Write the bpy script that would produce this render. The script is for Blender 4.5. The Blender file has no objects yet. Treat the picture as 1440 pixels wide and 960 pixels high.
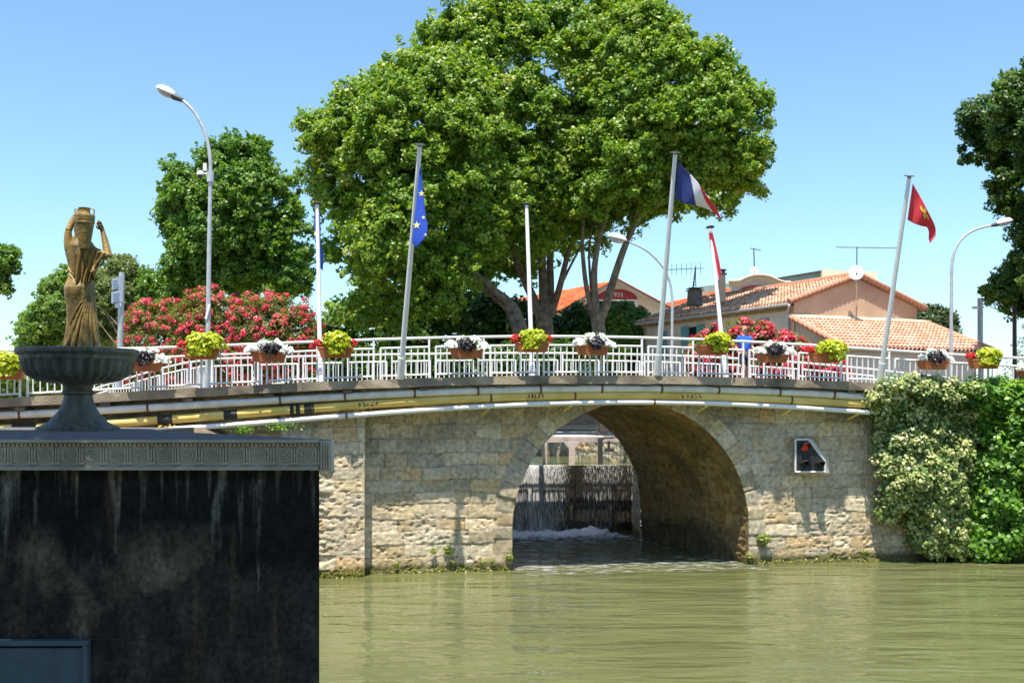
import bpy, bmesh, math, random
import numpy as np
from mathutils import Vector, Matrix

# ------------------------------------------------------------------ scene, camera, light
scene = bpy.context.scene
COL = scene.collection
F = 1500.0; CX = 720.0; HY = 572.0; EYE = 4.5
cam_d = bpy.data.cameras.new("camera"); cam = bpy.data.objects.new("camera", cam_d); COL.objects.link(cam)
cam.location = (0, 0, EYE); cam.rotation_euler = (math.radians(90), 0, 0)
cam_d.sensor_width = 36; cam_d.lens = 36 * F / 1440; cam_d.shift_y = (HY - 480) / 1440
cam_d.clip_start = 0.1; cam_d.clip_end = 3000
scene.camera = cam

SUN_EL = math.radians(71.0); SUN_DIR_A = math.radians(-105.6)
sdx, sdy = math.cos(SUN_DIR_A), math.sin(SUN_DIR_A)
world = bpy.data.worlds.new("World"); scene.world = world; world.use_nodes = True
wn = world.node_tree.nodes; wl = world.node_tree.links
sky = wn.new('ShaderNodeTexSky'); sky.sky_type = 'NISHITA'; sky.sun_disc = False
sky.sun_elevation = SUN_EL; sky.sun_rotation = math.atan2(sdx, sdy)
sky.air_density = 1.0; sky.dust_density = 0.6; sky.ozone_density = 2.0
tint = wn.new('ShaderNodeMix'); tint.data_type = 'RGBA'; tint.blend_type = 'MULTIPLY'; tint.inputs[0].default_value = 1.0; tint.inputs[7].default_value = (0.88, 1.04, 1.10, 1)
wl.new(sky.outputs[0], tint.inputs[6]); wl.new(tint.outputs[2], wn['Background'].inputs[0]); wn['Background'].inputs[1].default_value = 0.125
sun_d = bpy.data.lights.new("sun", 'SUN'); sun_d.energy = 5.0; sun_d.angle = math.radians(0.5)
sun_d.color = (1.0, 0.92, 0.77)
sun = bpy.data.objects.new("sun", sun_d); COL.objects.link(sun)
sv = Vector((sdx * math.cos(SUN_EL), sdy * math.cos(SUN_EL), math.sin(SUN_EL)))
sun.rotation_euler = sv.to_track_quat('Z', 'Y').to_euler(); sun.location = (0, 0, 60)
scene.view_settings.view_transform = 'Standard'; scene.view_settings.look = 'None'
scene.view_settings.exposure = 0.80; scene.view_settings.gamma = 1; scene.view_settings.use_curve_mapping = False
scene.render.engine = 'CYCLES'
scene.cycles.max_bounces = 6; scene.cycles.transparent_max_bounces = 12
scene.cycles.use_denoising = True

R = random.Random(7)
RNG = np.random.default_rng(11)

# ------------------------------------------------------------------ projection helpers
def P(px, py, Y):
    return np.array(((px - CX) / F * Y, Y, EYE + (HY - py) / F * Y))
TH = math.atan(0.1661); CT, ST = math.cos(TH), math.sin(TH)
OY = 29.455
def B(s, o, z):                      # bridge coordinates: along, outward, up
    return np.array((s * CT + o * ST, OY + s * ST - o * CT, z))
def face(px, py, o):                 # where the sight line through a pixel meets the plane at outward distance o
    u = (px - CX) / F
    Y = (OY * CT - o) / (CT - ST * u)
    x = u * Y
    s = x * CT + (Y - OY) * ST
    return s, EYE + (HY - py) / F * Y
def prof(lst, o):
    a = [face(px, py, o) for px, py in lst]
    s = np.array([q[0] for q in a]); z = np.array([q[1] for q in a])
    def f(x):
        x = np.asarray(x, float)
        y = np.interp(x, s, z)
        sl0 = (z[1] - z[0]) / (s[1] - s[0]); sl1 = (z[-1] - z[-2]) / (s[-1] - s[-2])
        y = np.where(x < s[0], z[0] + (x - s[0]) * sl0, y)
        y = np.where(x > s[-1], z[-1] + (x - s[-1]) * sl1, y)
        return y
    return f
def smooth_prof(lst, o, deg=4):
    a = [face(px, py, o) for px, py in lst]
    s = np.array([q[0] for q in a]); z = np.array([q[1] for q in a])
    c = np.polyfit(s, z, deg); lo, hi = s.min(), s.max()
    d = np.polyder(c)
    def f(x):
        x = np.asarray(x, float); xc = np.clip(x, lo, hi)
        return np.polyval(c, xc) + (x - xc) * np.polyval(d, xc)
    return f

# ------------------------------------------------------------------ numpy noise
def _h(ix, iy, seed):
    n = (ix.astype(np.int64) * 374761393 + iy.astype(np.int64) * 668265263 + seed * 974711) & 0x7fffffff
    n = ((n ^ (n >> 13)) * 1274126177) & 0x7fffffff
    n = (n ^ (n >> 16)) & 0xffff
    return n / 65535.0
def vnoise(x, y, seed=0):
    x = np.asarray(x, float); y = np.asarray(y, float)
    ix = np.floor(x); iy = np.floor(y); fx = x - ix; fy = y - iy
    fx = fx * fx * (3 - 2 * fx); fy = fy * fy * (3 - 2 * fy)
    a = _h(ix, iy, seed); b = _h(ix + 1, iy, seed); c = _h(ix, iy + 1, seed); d = _h(ix + 1, iy + 1, seed)
    return (a * (1 - fx) + b * fx) * (1 - fy) + (c * (1 - fx) + d * fx) * fy
def fbm(x, y, seed=0, oct=4):
    t = 0; a = 0.5; s = 0
    for k in range(oct):
        t = t + a * vnoise(x * 2 ** k, y * 2 ** k, seed + k * 17); s += a; a *= 0.55
    return t / s
def n3(p, f, seed=0):
    return (vnoise(p[:, 0] * f, p[:, 2] * f, seed) + vnoise(p[:, 1] * f + 31, p[:, 2] * f + 7, seed + 3) + vnoise(p[:, 0] * f + 9, p[:, 1] * f, seed + 5)) / 3

# ------------------------------------------------------------------ materials
def nt(m): return m.node_tree.nodes, m.node_tree.links
def mat(name, base, rough=0.7, var=0.25, scale=6.0, bump=0.0, bscale=40.0, metal=0.0, spec=0.5, stretch=None, base2=None, detail=5.0):
    m = bpy.data.materials.new(name); m.use_nodes = True; n, l = nt(m)
    b = n['Principled BSDF']; b.inputs['Roughness'].default_value = rough; b.inputs['Metallic'].default_value = metal
    b.inputs['Specular IOR Level'].default_value = spec
    tc = n.new('ShaderNodeTexCoord'); src = tc.outputs['Object']
    if stretch:
        mp = n.new('ShaderNodeMapping'); mp.inputs['Scale'].default_value = stretch; l.new(src, mp.inputs[0]); src = mp.outputs[0]
    nz = n.new('ShaderNodeTexNoise'); nz.inputs['Scale'].default_value = scale; nz.inputs['Detail'].default_value = detail
    l.new(src, nz.inputs['Vector'])
    cr = n.new('ShaderNodeValToRGB'); cr.color_ramp.elements[0].position = 0.3; cr.color_ramp.elements[1].position = 0.7
    c2 = base2 if base2 else tuple(min(1, c * (1 + var)) for c in base)
    c1 = tuple(c * (1 - var) for c in base) if not base2 else base
    cr.color_ramp.elements[0].color = (*c1, 1); cr.color_ramp.elements[1].color = (*c2, 1)
    l.new(nz.outputs['Fac'], cr.inputs[0]); l.new(cr.outputs[0], b.inputs['Base Color'])
    if bump:
        bz = n.new('ShaderNodeTexNoise'); bz.inputs['Scale'].default_value = bscale; bz.inputs['Detail'].default_value = 6
        l.new(tc.outputs['Object'], bz.inputs['Vector'])
        bp = n.new('ShaderNodeBump'); bp.inputs['Strength'].default_value = bump; bp.inputs['Distance'].default_value = 0.05
        l.new(bz.outputs['Fac'], bp.inputs['Height']); l.new(bp.outputs[0], b.inputs['Normal'])
    return m
def leafmat(name, stops, rough=0.55, transl=0.42, tcol=None, spec=0.35):
    m = bpy.data.materials.new(name); m.use_nodes = True; n, l = nt(m)
    b = n['Principled BSDF']; b.inputs['Roughness'].default_value = rough; b.inputs['Specular IOR Level'].default_value = spec + 0.15; b.inputs['Roughness'].default_value = rough - 0.10
    at = n.new('ShaderNodeAttribute'); at.attribute_name = 'rnd'
    cr = n.new('ShaderNodeValToRGB'); e = cr.color_ramp.elements
    e[0].position = stops[0][0]; e[0].color = (*stops[0][1], 1); e[1].position = stops[-1][0]; e[1].color = (*stops[-1][1], 1)
    for p, c in stops[1:-1]:
        k = e.new(p); k.color = (*c, 1)
    l.new(at.outputs['Fac'], cr.inputs[0]); l.new(cr.outputs[0], b.inputs['Base Color'])
    if transl > 0:
        t = n.new('ShaderNodeBsdfTranslucent'); hs = n.new('ShaderNodeHueSaturation'); hs.inputs['Saturation'].default_value = 1.15; hs.inputs['Value'].default_value = 1.6
        hs.inputs['Hue'].default_value = 0.485
        l.new(cr.outputs[0], hs.inputs['Color']); l.new(hs.outputs[0], t.inputs[0])
        mx = n.new('ShaderNodeMixShader'); mx.inputs[0].default_value = transl
        l.new(b.outputs[0], mx.inputs[1]); l.new(t.outputs[0], mx.inputs[2]); l.new(mx.outputs[0], n['Material Output'].inputs[0])
    return m
def attrmat(name, rough=0.9, bump=0.3, bscale=35, var=0.3, vscale=9, spec=0.25):
    m = bpy.data.materials.new(name); m.use_nodes = True; n, l = nt(m)
    b = n['Principled BSDF']; b.inputs['Roughness'].default_value = rough; b.inputs['Specular IOR Level'].default_value = spec
    at = n.new('ShaderNodeAttribute'); at.attribute_name = 'Col'
    tc = n.new('ShaderNodeTexCoord'); nz = n.new('ShaderNodeTexNoise'); nz.inputs['Scale'].default_value = vscale; nz.inputs['Detail'].default_value = 8
    l.new(tc.outputs['Object'], nz.inputs['Vector'])
    mr = n.new('ShaderNodeMapRange'); mr.inputs[1].default_value = 0.3; mr.inputs[2].default_value = 0.7; mr.inputs[3].default_value = 1 - var; mr.inputs[4].default_value = 1 + var
    l.new(nz.outputs['Fac'], mr.inputs[0])
    mx = n.new('ShaderNodeVectorMath'); mx.operation = 'SCALE'; l.new(at.outputs['Color'], mx.inputs[0]); l.new(mr.outputs[0], mx.inputs['Scale'])
    l.new(mx.outputs[0], b.inputs['Base Color'])
    bz = n.new('ShaderNodeTexNoise'); bz.inputs['Scale'].default_value = bscale; bz.inputs['Detail'].default_value = 7
    l.new(tc.outputs['Object'], bz.inputs['Vector'])
    bp = n.new('ShaderNodeBump'); bp.inputs['Strength'].default_value = bump; bp.inputs['Distance'].default_value = 0.04
    l.new(bz.outputs['Fac'], bp.inputs['Height']); l.new(bp.outputs[0], b.inputs['Normal'])
    return m

M = {}
M['stone'] = attrmat('limestone_masonry')
M['vault'] = attrmat('vault_masonry', var=0.4, vscale=5)
M['concrete'] = mat('weathered_concrete', (0.13, 0.105, 0.08), 0.9, 0.4, 1.3, 0.5, 30, base2=(0.42, 0.35, 0.26))
M['corbel'] = mat('dark_concrete', (0.17, 0.15, 0.12), 0.9, 0.3, 5, 0.4, 30)
M['road'] = mat('asphalt', (0.05, 0.05, 0.05), 0.9, 0.2, 8, 0.3, 90)
M['white'] = mat('white_paint', (0.76, 0.76, 0.78), 0.45, 0.06, 9)
M['railwhite'] = mat('railing_paint', (0.74, 0.74, 0.76), 0.4, 0.10, 4, base2=(0.82, 0.82, 0.83))
M['pipewhite'] = mat('white_pipe_paint', (0.55, 0.53, 0.48), 0.45, 0.2, 2.5, base2=(0.78, 0.77, 0.74))
M['pipeyellow'] = mat('yellow_pipe_paint', (0.56, 0.38, 0.07), 0.45, 0.25, 1.2, base2=(0.78, 0.60, 0.20))
M['rust'] = mat('rust', (0.16, 0.07, 0.035), 0.9, 0.4, 12)
M['black'] = mat('black_rubber', (0.02, 0.02, 0.022), 0.6, 0.3, 10)
M['galv'] = mat('galvanised_steel', (0.50, 0.51, 0.53), 0.42, 0.15, 7, metal=0.35)
M['darkmetal'] = mat('dark_metal', (0.05, 0.05, 0.055), 0.5, 0.2, 10)
M['terracotta'] = mat('terracotta', (0.42, 0.13, 0.05), 0.75, 0.2, 5)
M['bark'] = mat('plane_bark', (0.10, 0.075, 0.05), 0.9, 0.5, 4, 0.6, 14, base2=(0.27, 0.22, 0.155))
M['soil'] = mat('dry_soil', (0.17, 0.13, 0.085), 0.95, 0.4, 3, 0.5, 20)
M['ground'] = mat('pale_ground', (0.30, 0.26, 0.20), 0.95, 0.25, 0.8, 0.3, 10)
M['teal'] = mat('teal_shutter_paint', (0.10, 0.26, 0.28), 0.6, 0.15, 6)
M['glassdark'] = mat('dark_window_glass', (0.02, 0.022, 0.025), 0.1, 0.2, 2)
M['cream'] = mat('cream_render', (0.72, 0.62, 0.46), 0.9, 0.06, 1.5)
M['creamtrim'] = mat('cream_trim', (0.55, 0.44, 0.33), 0.9, 0.08, 2)
M['redpaint'] = mat('red_paint', (0.36, 0.035, 0.035), 0.7, 0.1, 3)
M['corrug'] = mat('greenish_sheet', (0.27, 0.32, 0.27), 0.7, 0.15, 2, stretch=(6, 6, 0.6))
M['pinkwall'] = mat('pinkish_render', (0.54, 0.395, 0.28), 0.92, 0.2, 0.9, 0.2, 12)
M['greywall'] = mat('grey_beige_render', (0.56, 0.50, 0.41), 0.92, 0.14, 0.8, 0.2, 12)
M['lightwall'] = mat('pale_mauve_render', (0.66, 0.55, 0.47), 0.92, 0.07, 0.6)
M['bronze'] = mat('bronze_patina', (0.075, 0.06, 0.026), 0.5, 0.4, 2.2, 0.2, 25, metal=0.1, base2=(0.42, 0.28, 0.085), stretch=(2.2, 2.2, 0.8))
M['fountain'] = mat('dark_green_cast_iron', (0.065, 0.072, 0.062), 0.6, 0.4, 4, 0.3, 30, base2=(0.19, 0.185, 0.15), stretch=(3, 3, 0.8))
M['blue_door'] = mat('blue_grey_door_paint', (0.07, 0.11, 0.16), 0.5, 0.25, 4, base2=(0.10, 0.16, 0.22))
M['frieze'] = mat('grey_frieze_cement', (0.30, 0.275, 0.24), 0.85, 0.35, 3, 0.25, 50, base2=(0.50, 0.465, 0.41), stretch=(1, 1, 0.6))
M['polepaint'] = mat('pale_pole_paint', (0.66, 0.66, 0.68), 0.4, 0.08, 5, base2=(0.74, 0.74, 0.76))
M['wood'] = mat('brown_boards', (0.44, 0.31, 0.23), 0.8, 0.2, 2, stretch=(1, 1, 8))
M['gatewood'] = mat('grey_gate_timber', (0.50, 0.43, 0.41), 0.8, 0.25, 3, 0.2, 20)
M['weir'] = mat('wet_black_timber', (0.025, 0.022, 0.018), 0.35, 0.5, 3, 0.5, 10)
M['skin'] = mat('skin', (0.52, 0.29, 0.19), 0.6, 0.08, 10)
M['bluecloth'] = mat('bright_blue_cloth', (0.02, 0.13, 0.60), 0.85, 0.15, 8, 0.2, 30)
M['navycloth'] = mat('navy_cloth', (0.025, 0.03, 0.07), 0.85, 0.15, 8)
M['violetcloth'] = mat('violet_blue_cloth', (0.07, 0.08, 0.30), 0.85, 0.15, 8)
M['maroon'] = mat('maroon_cloth', (0.30, 0.03, 0.07), 0.85, 0.15, 8)
M['hair'] = mat('grey_brown_hair', (0.30, 0.23, 0.16), 0.7, 0.2, 30)
M['eublue'] = mat('flag_blue', (0.012, 0.07, 0.50), 0.75, 0.12, 4)
M['navyflag'] = mat('flag_navy', (0.025, 0.04, 0.20), 0.75, 0.12, 4)
M['flagwhite'] = mat('flag_white', (0.72, 0.70, 0.78), 0.8, 0.05, 4)
M['flagred'] = mat('flag_red', (0.62, 0.03, 0.045), 0.75, 0.1, 4)
M['gold'] = mat('flag_gold', (0.75, 0.52, 0.06), 0.75, 0.1, 6)
M['starpale'] = mat('flag_star_pale_yellow', (0.78, 0.70, 0.30), 0.75, 0.1, 6)
M['signface'] = mat('pale_sign_face', (0.55, 0.60, 0.68), 0.4, 0.06, 4)
M['signink'] = mat('blue_grey_sign_ink', (0.22, 0.28, 0.38), 0.5, 0.1, 6)

# terracotta roof tile: rounded tiles in rows, colour varying tile by tile
def tilemat(name, c1, c2, c3):
    m = bpy.data.materials.new(name); m.use_nodes = True; n, l = nt(m); b = n['Principled BSDF']; b.inputs['Roughness'].default_value = 0.9
    b.inputs['Specular IOR Level'].default_value = 0.2
    at = n.new('ShaderNodeAttribute'); at.attribute_name = 'rnd'
    tc = n.new('ShaderNodeTexCoord'); nz = n.new('ShaderNodeTexNoise'); nz.inputs['Scale'].default_value = 6; nz.inputs['Detail'].default_value = 6
    l.new(tc.outputs['Object'], nz.inputs['Vector'])
    ma = n.new('ShaderNodeMath'); ma.operation = 'MULTIPLY_ADD'; ma.inputs[1].default_value = 0.7; l.new(at.outputs['Fac'], ma.inputs[0])
    m2 = n.new('ShaderNodeMath'); m2.operation = 'MULTIPLY'; m2.inputs[1].default_value = 0.3; l.new(nz.outputs['Fac'], m2.inputs[0]); l.new(m2.outputs[0], ma.inputs[2])
    cr = n.new('ShaderNodeValToRGB'); e = cr.color_ramp.elements; e[0].position = 0.15; e[0].color = (*c1, 1); e[1].position = 0.85; e[1].color = (*c3, 1)
    k = e.new(0.5); k.color = (*c2, 1)
    l.new(ma.outputs[0], cr.inputs[0]); l.new(cr.outputs[0], b.inputs['Base Color'])
    return m
M['tile'] = tilemat('terracotta_tiles', (0.44, 0.235, 0.155), (0.61, 0.36, 0.245), (0.70, 0.50, 0.37))
M['tilelight'] = tilemat('light_terracotta_tiles', (0.58, 0.28, 0.19), (0.68, 0.37, 0.265), (0.73, 0.46, 0.35))
M['greywarm'] = mat('warm_grey_render', (0.50, 0.41, 0.31), 0.92, 0.12, 0.8)
M['tilered'] = tilemat('red_orange_tiles', (0.42, 0.10, 0.04), (0.55, 0.15, 0.06), (0.60, 0.22, 0.10))

# stained dark wall of the fountain terrace
TB_ = EYE + (HY - 661) / F * 10
def plinthmat():
    m = bpy.data.materials.new('stained_dark_concrete'); m.use_nodes = True; n, l = nt(m); b = n['Principled BSDF']
    b.inputs['Roughness'].default_value = 0.9; b.inputs['Specular IOR Level'].default_value = 0.15
    tc = n.new('ShaderNodeTexCoord')
    def noise(scale, st, detail=5, loc=(0, 0, 0)):
        mp = n.new('ShaderNodeMapping'); mp.inputs['Scale'].default_value = st; mp.inputs['Location'].default_value = loc; l.new(tc.outputs['Object'], mp.inputs[0])
        nz = n.new('ShaderNodeTexNoise'); nz.inputs['Scale'].default_value = scale; nz.inputs['Detail'].default_value = detail; l.new(mp.outputs[0], nz.inputs['Vector']); return nz.outputs['Fac']
    def ramp(src, stops):
        cr = n.new('ShaderNodeValToRGB'); e = cr.color_ramp.elements
        e[0].position, e[0].color = stops[0][0], (*stops[0][1], 1); e[1].position, e[1].color = stops[-1][0], (*stops[-1][1], 1)
        for p, c in stops[1:-1]:
            k = e.new(p); k.color = (*c, 1)
        l.new(src, cr.inputs[0]); return cr.outputs[0]
    def math_(op, a, b_=None, c=None):
        q = n.new('ShaderNodeMath'); q.operation = op
        for i, v in enumerate((a, b_, c)):
            if v is None: continue
            if isinstance(v, (int, float)): q.inputs[i].default_value = v
            else: l.new(v, q.inputs[i])
        return q.outputs[0]
    def mixc(kind, f, c1, c2):
        q = n.new('ShaderNodeMix'); q.data_type = 'RGBA'; q.blend_type = kind
        if isinstance(f, (int, float)): q.inputs[0].default_value = f
        else: l.new(f, q.inputs[0])
        for i, v in ((6, c1), (7, c2)):
            if isinstance(v, tuple): q.inputs[i].default_value = (*v, 1)
            else: l.new(v, q.inputs[i])
        return q.outputs[2]
    sep = n.new('ShaderNodeSeparateXYZ'); geo = n.new('ShaderNodeNewGeometry'); l.new(geo.outputs['Position'], sep.inputs[0])
    depth = math_('SUBTRACT', TB_, sep.outputs['Z'])                  # metres below the coping
    # clean grey-brown concrete, mottled
    conc = ramp(noise(3.0, (1, 1, 0.7), 9), [(0.3, (0.028, 0.026, 0.025)), (0.55, (0.054, 0.049, 0.045)), (0.75, (0.105, 0.092, 0.08))])
    # black algae hanging down from the coping to a ragged tide line
    edge = math_('ADD', math_('MULTIPLY', noise(1.0, (1.3, 1, 0.2), 6, (5, 0, 0)), 1.1), math_('MULTIPLY', noise(4.0, (3.0, 1, 0.12), 5), 0.45))
    alg = ramp(math_('SUBTRACT', depth, edge), [(0.0, (1, 1, 1)), (0.10, (0.35, 0.35, 0.35))])
    c1 = mixc('MIX', math_('MULTIPLY', alg, 0.88), conc, (0.010, 0.011, 0.014))
    # pale lime runs that start under the coping and fade out at different lengths
    col_ = noise(2.1, (3.4, 1, 0.05), 3, (1.7, 0, 0)); fine_ = noise(7, (2.0, 1, 0.35), 7, (0, 0, 2))
    ln = math_('MULTIPLY', math_('SUBTRACT', col_, 0.52), 7.0)
    run = math_('MULTIPLY', ramp(math_('SUBTRACT', ln, math_('MULTIPLY', depth, 1.15)), [(0.0, (0, 0, 0)), (0.6, (1, 1, 1))]), ramp(fine_, [(0.38, (0, 0, 0)), (0.68, (1, 1, 1))]))
    c2 = mixc('MIX', math_('MULTIPLY', run, 0.8), c1, (0.27, 0.265, 0.25))
    # rusty brown weeps and rough pale patches lower down
    br = ramp(noise(1.5, (2.4, 1, 0.22), 6, (9, 0, 4)), [(0.57, (0, 0, 0)), (0.72, (1, 1, 1))])
    c3 = mixc('MIX', math_('MULTIPLY', br, math_('MULTIPLY', fine_, 1.0)), c2, (0.19, 0.125, 0.075))
    pa = math_('MULTIPLY', ramp(noise(0.9, (1.2, 1, 0.8), 8, (2.2, 0, 7)), [(0.56, (0, 0, 0)), (0.70, (1, 1, 1))]), ramp(depth, [(0.45, (0, 0, 0)), (0.9, (1, 1, 1))]))
    c4 = mixc('MIX', math_('MULTIPLY', pa, 0.55), c3, (0.36, 0.30, 0.24))
    c5 = mixc('MULTIPLY', 1.0, c4, ramp(noise(22, (1, 1, 0.8), 8), [(0.3, (0.55, 0.55, 0.55)), (0.7, (1.45, 1.45, 1.45))]))
    l.new(c5, b.inputs['Base Color'])
    bp = n.new('ShaderNodeBump'); bp.inputs['Strength'].default_value = 0.5; bp.inputs['Distance'].default_value = 0.02
    l.new(noise(30, (1, 1, 1), 8), bp.inputs['Height']); l.new(bp.outputs[0], b.inputs['Normal'])
    return m
M['plinth'] = plinthmat()

def watermat(name, col, bscale, strength):
    m = bpy.data.materials.new(name); m.use_nodes = True; n, l = nt(m); b = n['Principled BSDF']
    b.inputs['Roughness'].default_value = 0.04; b.inputs['IOR'].default_value = 1.33
    tc = n.new('ShaderNodeTexCoord')
    def nz(sc, st, det, rot=0):
        mp = n.new('ShaderNodeMapping'); mp.inputs['Scale'].default_value = st; mp.inputs['Rotation'].default_value = (0, 0, rot); l.new(tc.outputs['Object'], mp.inputs[0])
        q = n.new('ShaderNodeTexNoise'); q.inputs['Scale'].default_value = sc; q.inputs['Detail'].default_value = det; q.inputs['Distortion'].default_value = 0.4; l.new(mp.outputs[0], q.inputs['Vector']); return q.outputs['Fac']
    a = nz(bscale, (0.30, 1.0, 1), 2.5, 0.06); c = nz(bscale * 3.7, (0.35, 1.0, 1), 2, -0.08)
    ma = n.new('ShaderNodeMath'); ma.operation = 'MULTIPLY_ADD'; ma.inputs[1].default_value = 0.22; l.new(c, ma.inputs[0]); l.new(a, ma.inputs[2])
    bp = n.new('ShaderNodeBump'); bp.inputs['Strength'].default_value = strength; bp.inputs['Distance'].default_value = 0.26
    l.new(ma.outputs[0], bp.inputs['Height']); l.new(bp.outputs[0], b.inputs['Normal'])
    big = nz(0.25, (1, 1, 1), 3)
    cr = n.new('ShaderNodeValToRGB'); cr.color_ramp.elements[0].position = 0.3; cr.color_ramp.elements[1].position = 0.7
    cr.color_ramp.elements[0].color = (*[q * 0.88 for q in col], 1); cr.color_ramp.elements[1].color = (*[q * 1.12 for q in col], 1)
    l.new(big, cr.inputs[0]); l.new(cr.outputs[0], b.inputs['Base Color'])
    return m
M['water'] = watermat('murky_green_water', (0.124, 0.134, 0.056), 1.15, 0.45)
M['uwater'] = watermat('upper_green_water', (0.12, 0.13, 0.05), 2.0, 0.4)

def foammat(name, scale, stretch, lo, hi, col=(0.75, 0.8, 0.85), rough=0.35):
    m = bpy.data.materials.new(name); m.use_nodes = True; n, l = nt(m); b = n['Principled BSDF']
    b.inputs['Base Color'].default_value = (*col, 1); b.inputs['Roughness'].default_value = rough
    tc = n.new('ShaderNodeTexCoord'); mp = n.new('ShaderNodeMapping'); mp.inputs['Scale'].default_value = stretch
    l.new(tc.outputs['Object'], mp.inputs[0])
    nz = n.new('ShaderNodeTexNoise'); nz.inputs['Scale'].default_value = scale; nz.inputs['Detail'].default_value = 6; nz.inputs['Roughness'].default_value = 0.65
    l.new(mp.outputs[0], nz.inputs['Vector'])
    at = n.new('ShaderNodeAttribute'); at.attribute_name = 'rnd'
    ma = n.new('ShaderNodeMath'); ma.operation = 'ADD'; l.new(nz.outputs['Fac'], ma.inputs[0]); l.new(at.outputs['Fac'], ma.inputs[1])
    mr = n.new('ShaderNodeMapRange'); mr.inputs[1].default_value = lo; mr.inputs[2].default_value = hi; l.new(ma.outputs[0], mr.inputs[0])
    tr = n.new('ShaderNodeBsdfTransparent'); mx = n.new('ShaderNodeMixShader')
    l.new(mr.outputs[0], mx.inputs[0]); l.new(tr.outputs[0], mx.inputs[1]); l.new(b.outputs[0], mx.inputs[2]); l.new(mx.outputs[0], n['Material Output'].inputs[0])
    return m
M['foam'] = foammat('foam_and_sparkle', 3.4, (0.6, 1.5, 1), 0.90, 1.20, (0.80, 0.83, 0.88))
M['fall'] = foammat('falling_water', 11.0, (3.0, 3.0, 0.10), 0.84, 1.26, (0.88, 0.90, 0.93))

# leaves
M['leaf_main'] = leafmat('plane_leaves', [(0, (0.060, 0.15, 0.010)), (0.45, (0.145, 0.275, 0.018)), (0.75, (0.25, 0.37, 0.035)), (1, (0.46, 0.48, 0.13))])
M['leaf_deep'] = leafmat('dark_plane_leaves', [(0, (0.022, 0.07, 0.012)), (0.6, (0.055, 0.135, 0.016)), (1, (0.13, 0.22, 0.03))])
M['leaf_mid'] = leafmat('mid_green_leaves', [(0, (0.045, 0.13, 0.012)), (0.6, (0.11, 0.235, 0.022)), (1, (0.24, 0.35, 0.055))])
M['leaf_far'] = leafmat('distant_leaves', [(0, (0.08, 0.18, 0.03)), (0.6, (0.16, 0.28, 0.05)), (1, (0.28, 0.37, 0.09))])
M['leaf_grey'] = leafmat('grey_green_leaves', [(0, (0.08, 0.13, 0.035)), (0.6, (0.16, 0.22, 0.06)), (1, (0.27, 0.31, 0.11))])
M['leaf_pine'] = leafmat('pine_needles', [(0, (0.025, 0.055, 0.015)), (0.6, (0.05, 0.09, 0.02)), (1, (0.10, 0.13, 0.035))], transl=0.15)
M['leaf_lime'] = leafmat('lime_leaves', [(0, (0.26, 0.34, 0.010)), (0.6, (0.46, 0.54, 0.015)), (1, (0.64, 0.66, 0.04))], transl=0.3)
M['leaf_black'] = leafmat('blackish_leaves', [(0, (0.012, 0.010, 0.016)), (0.7, (0.03, 0.025, 0.035)), (1, (0.10, 0.09, 0.11))], transl=0)
M['leaf_bush'] = leafmat('fresh_shrub_leaves', [(0, (0.06, 0.16, 0.02)), (0.6, (0.11, 0.24, 0.03)), (1, (0.2, 0.33, 0.06))])
M['petal_white'] = leafmat('white_petals', [(0, (0.66, 0.68, 0.62)), (1, (0.85, 0.85, 0.82))], transl=0.2)
M['petal_red'] = leafmat('red_petals', [(0, (0.45, 0.01, 0.01)), (1, (0.72, 0.03, 0.015))], transl=0.2)
M['petal_pink'] = leafmat('pink_petals', [(0, (0.46, 0.014, 0.045)), (0.6, (0.70, 0.045, 0.095)), (1, (0.80, 0.18, 0.22))], transl=0.25)
M['petal_yellow'] = leafmat('yellow_petals', [(0, (0.6, 0.42, 0.02)), (1, (0.8, 0.62, 0.04))], transl=0.2)
M['leaf_olean'] = leafmat('oleander_leaves', [(0, (0.08, 0.11, 0.02)), (0.6, (0.16, 0.19, 0.035)), (1, (0.29, 0.29, 0.07))])
M['leaf_varie'] = leafmat('variegated_leaves', [(0, (0.045, 0.10, 0.022)), (0.35, (0.14, 0.23, 0.05)), (0.58, (0.38, 0.43, 0.14)), (1, (0.68, 0.67, 0.36))], transl=0.2)
M['leaf_bright'] = leafmat('bright_creeper_leaves', [(0, (0.035, 0.11, 0.008)), (0.5, (0.10, 0.25, 0.014)), (1, (0.24, 0.43, 0.035))], transl=0.3)
M['moss'] = leafmat('yellow_green_moss', [(0, (0.10, 0.11, 0.015)), (0.6, (0.20, 0.20, 0.03)), (1, (0.30, 0.32, 0.05))], transl=0.1)
M['tuft'] = leafmat('wall_weed_leaves', [(0, (0.10, 0.14, 0.02)), (0.6, (0.20, 0.27, 0.03)), (1, (0.33, 0.36, 0.07))], transl=0.25)

# ------------------------------------------------------------------ object helpers
ORG = {}
def props(o, label=None, cat=None, group=None, kind=None):
    if label: o['label'] = label
    if cat: o['category'] = cat
    if group: o['group'] = group
    if kind: o['kind'] = kind
    return o
def thing(name, loc, label, cat, group=None):
    o = bpy.data.objects.new(name, None); COL.objects.link(o); o.location = tuple(loc); o.empty_display_size = 0.3
    ORG[o.name] = np.array(loc, float)
    return props(o, label, cat, group)
def link(me, name, parent=None, origin=None):
    o = bpy.data.objects.new(name, me); COL.objects.link(o)
    if parent is not None:
        o.parent = parent; ORG[o.name] = ORG[parent.name]
    else:
        og = np.zeros(3) if origin is None else np.array(origin, float)
        o.location = tuple(og); ORG[o.name] = og
    return o
def base_of(V):
    V = np.asarray(V); return np.array((V[:, 0].mean(), V[:, 1].mean(), V[:, 2].min()))

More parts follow.
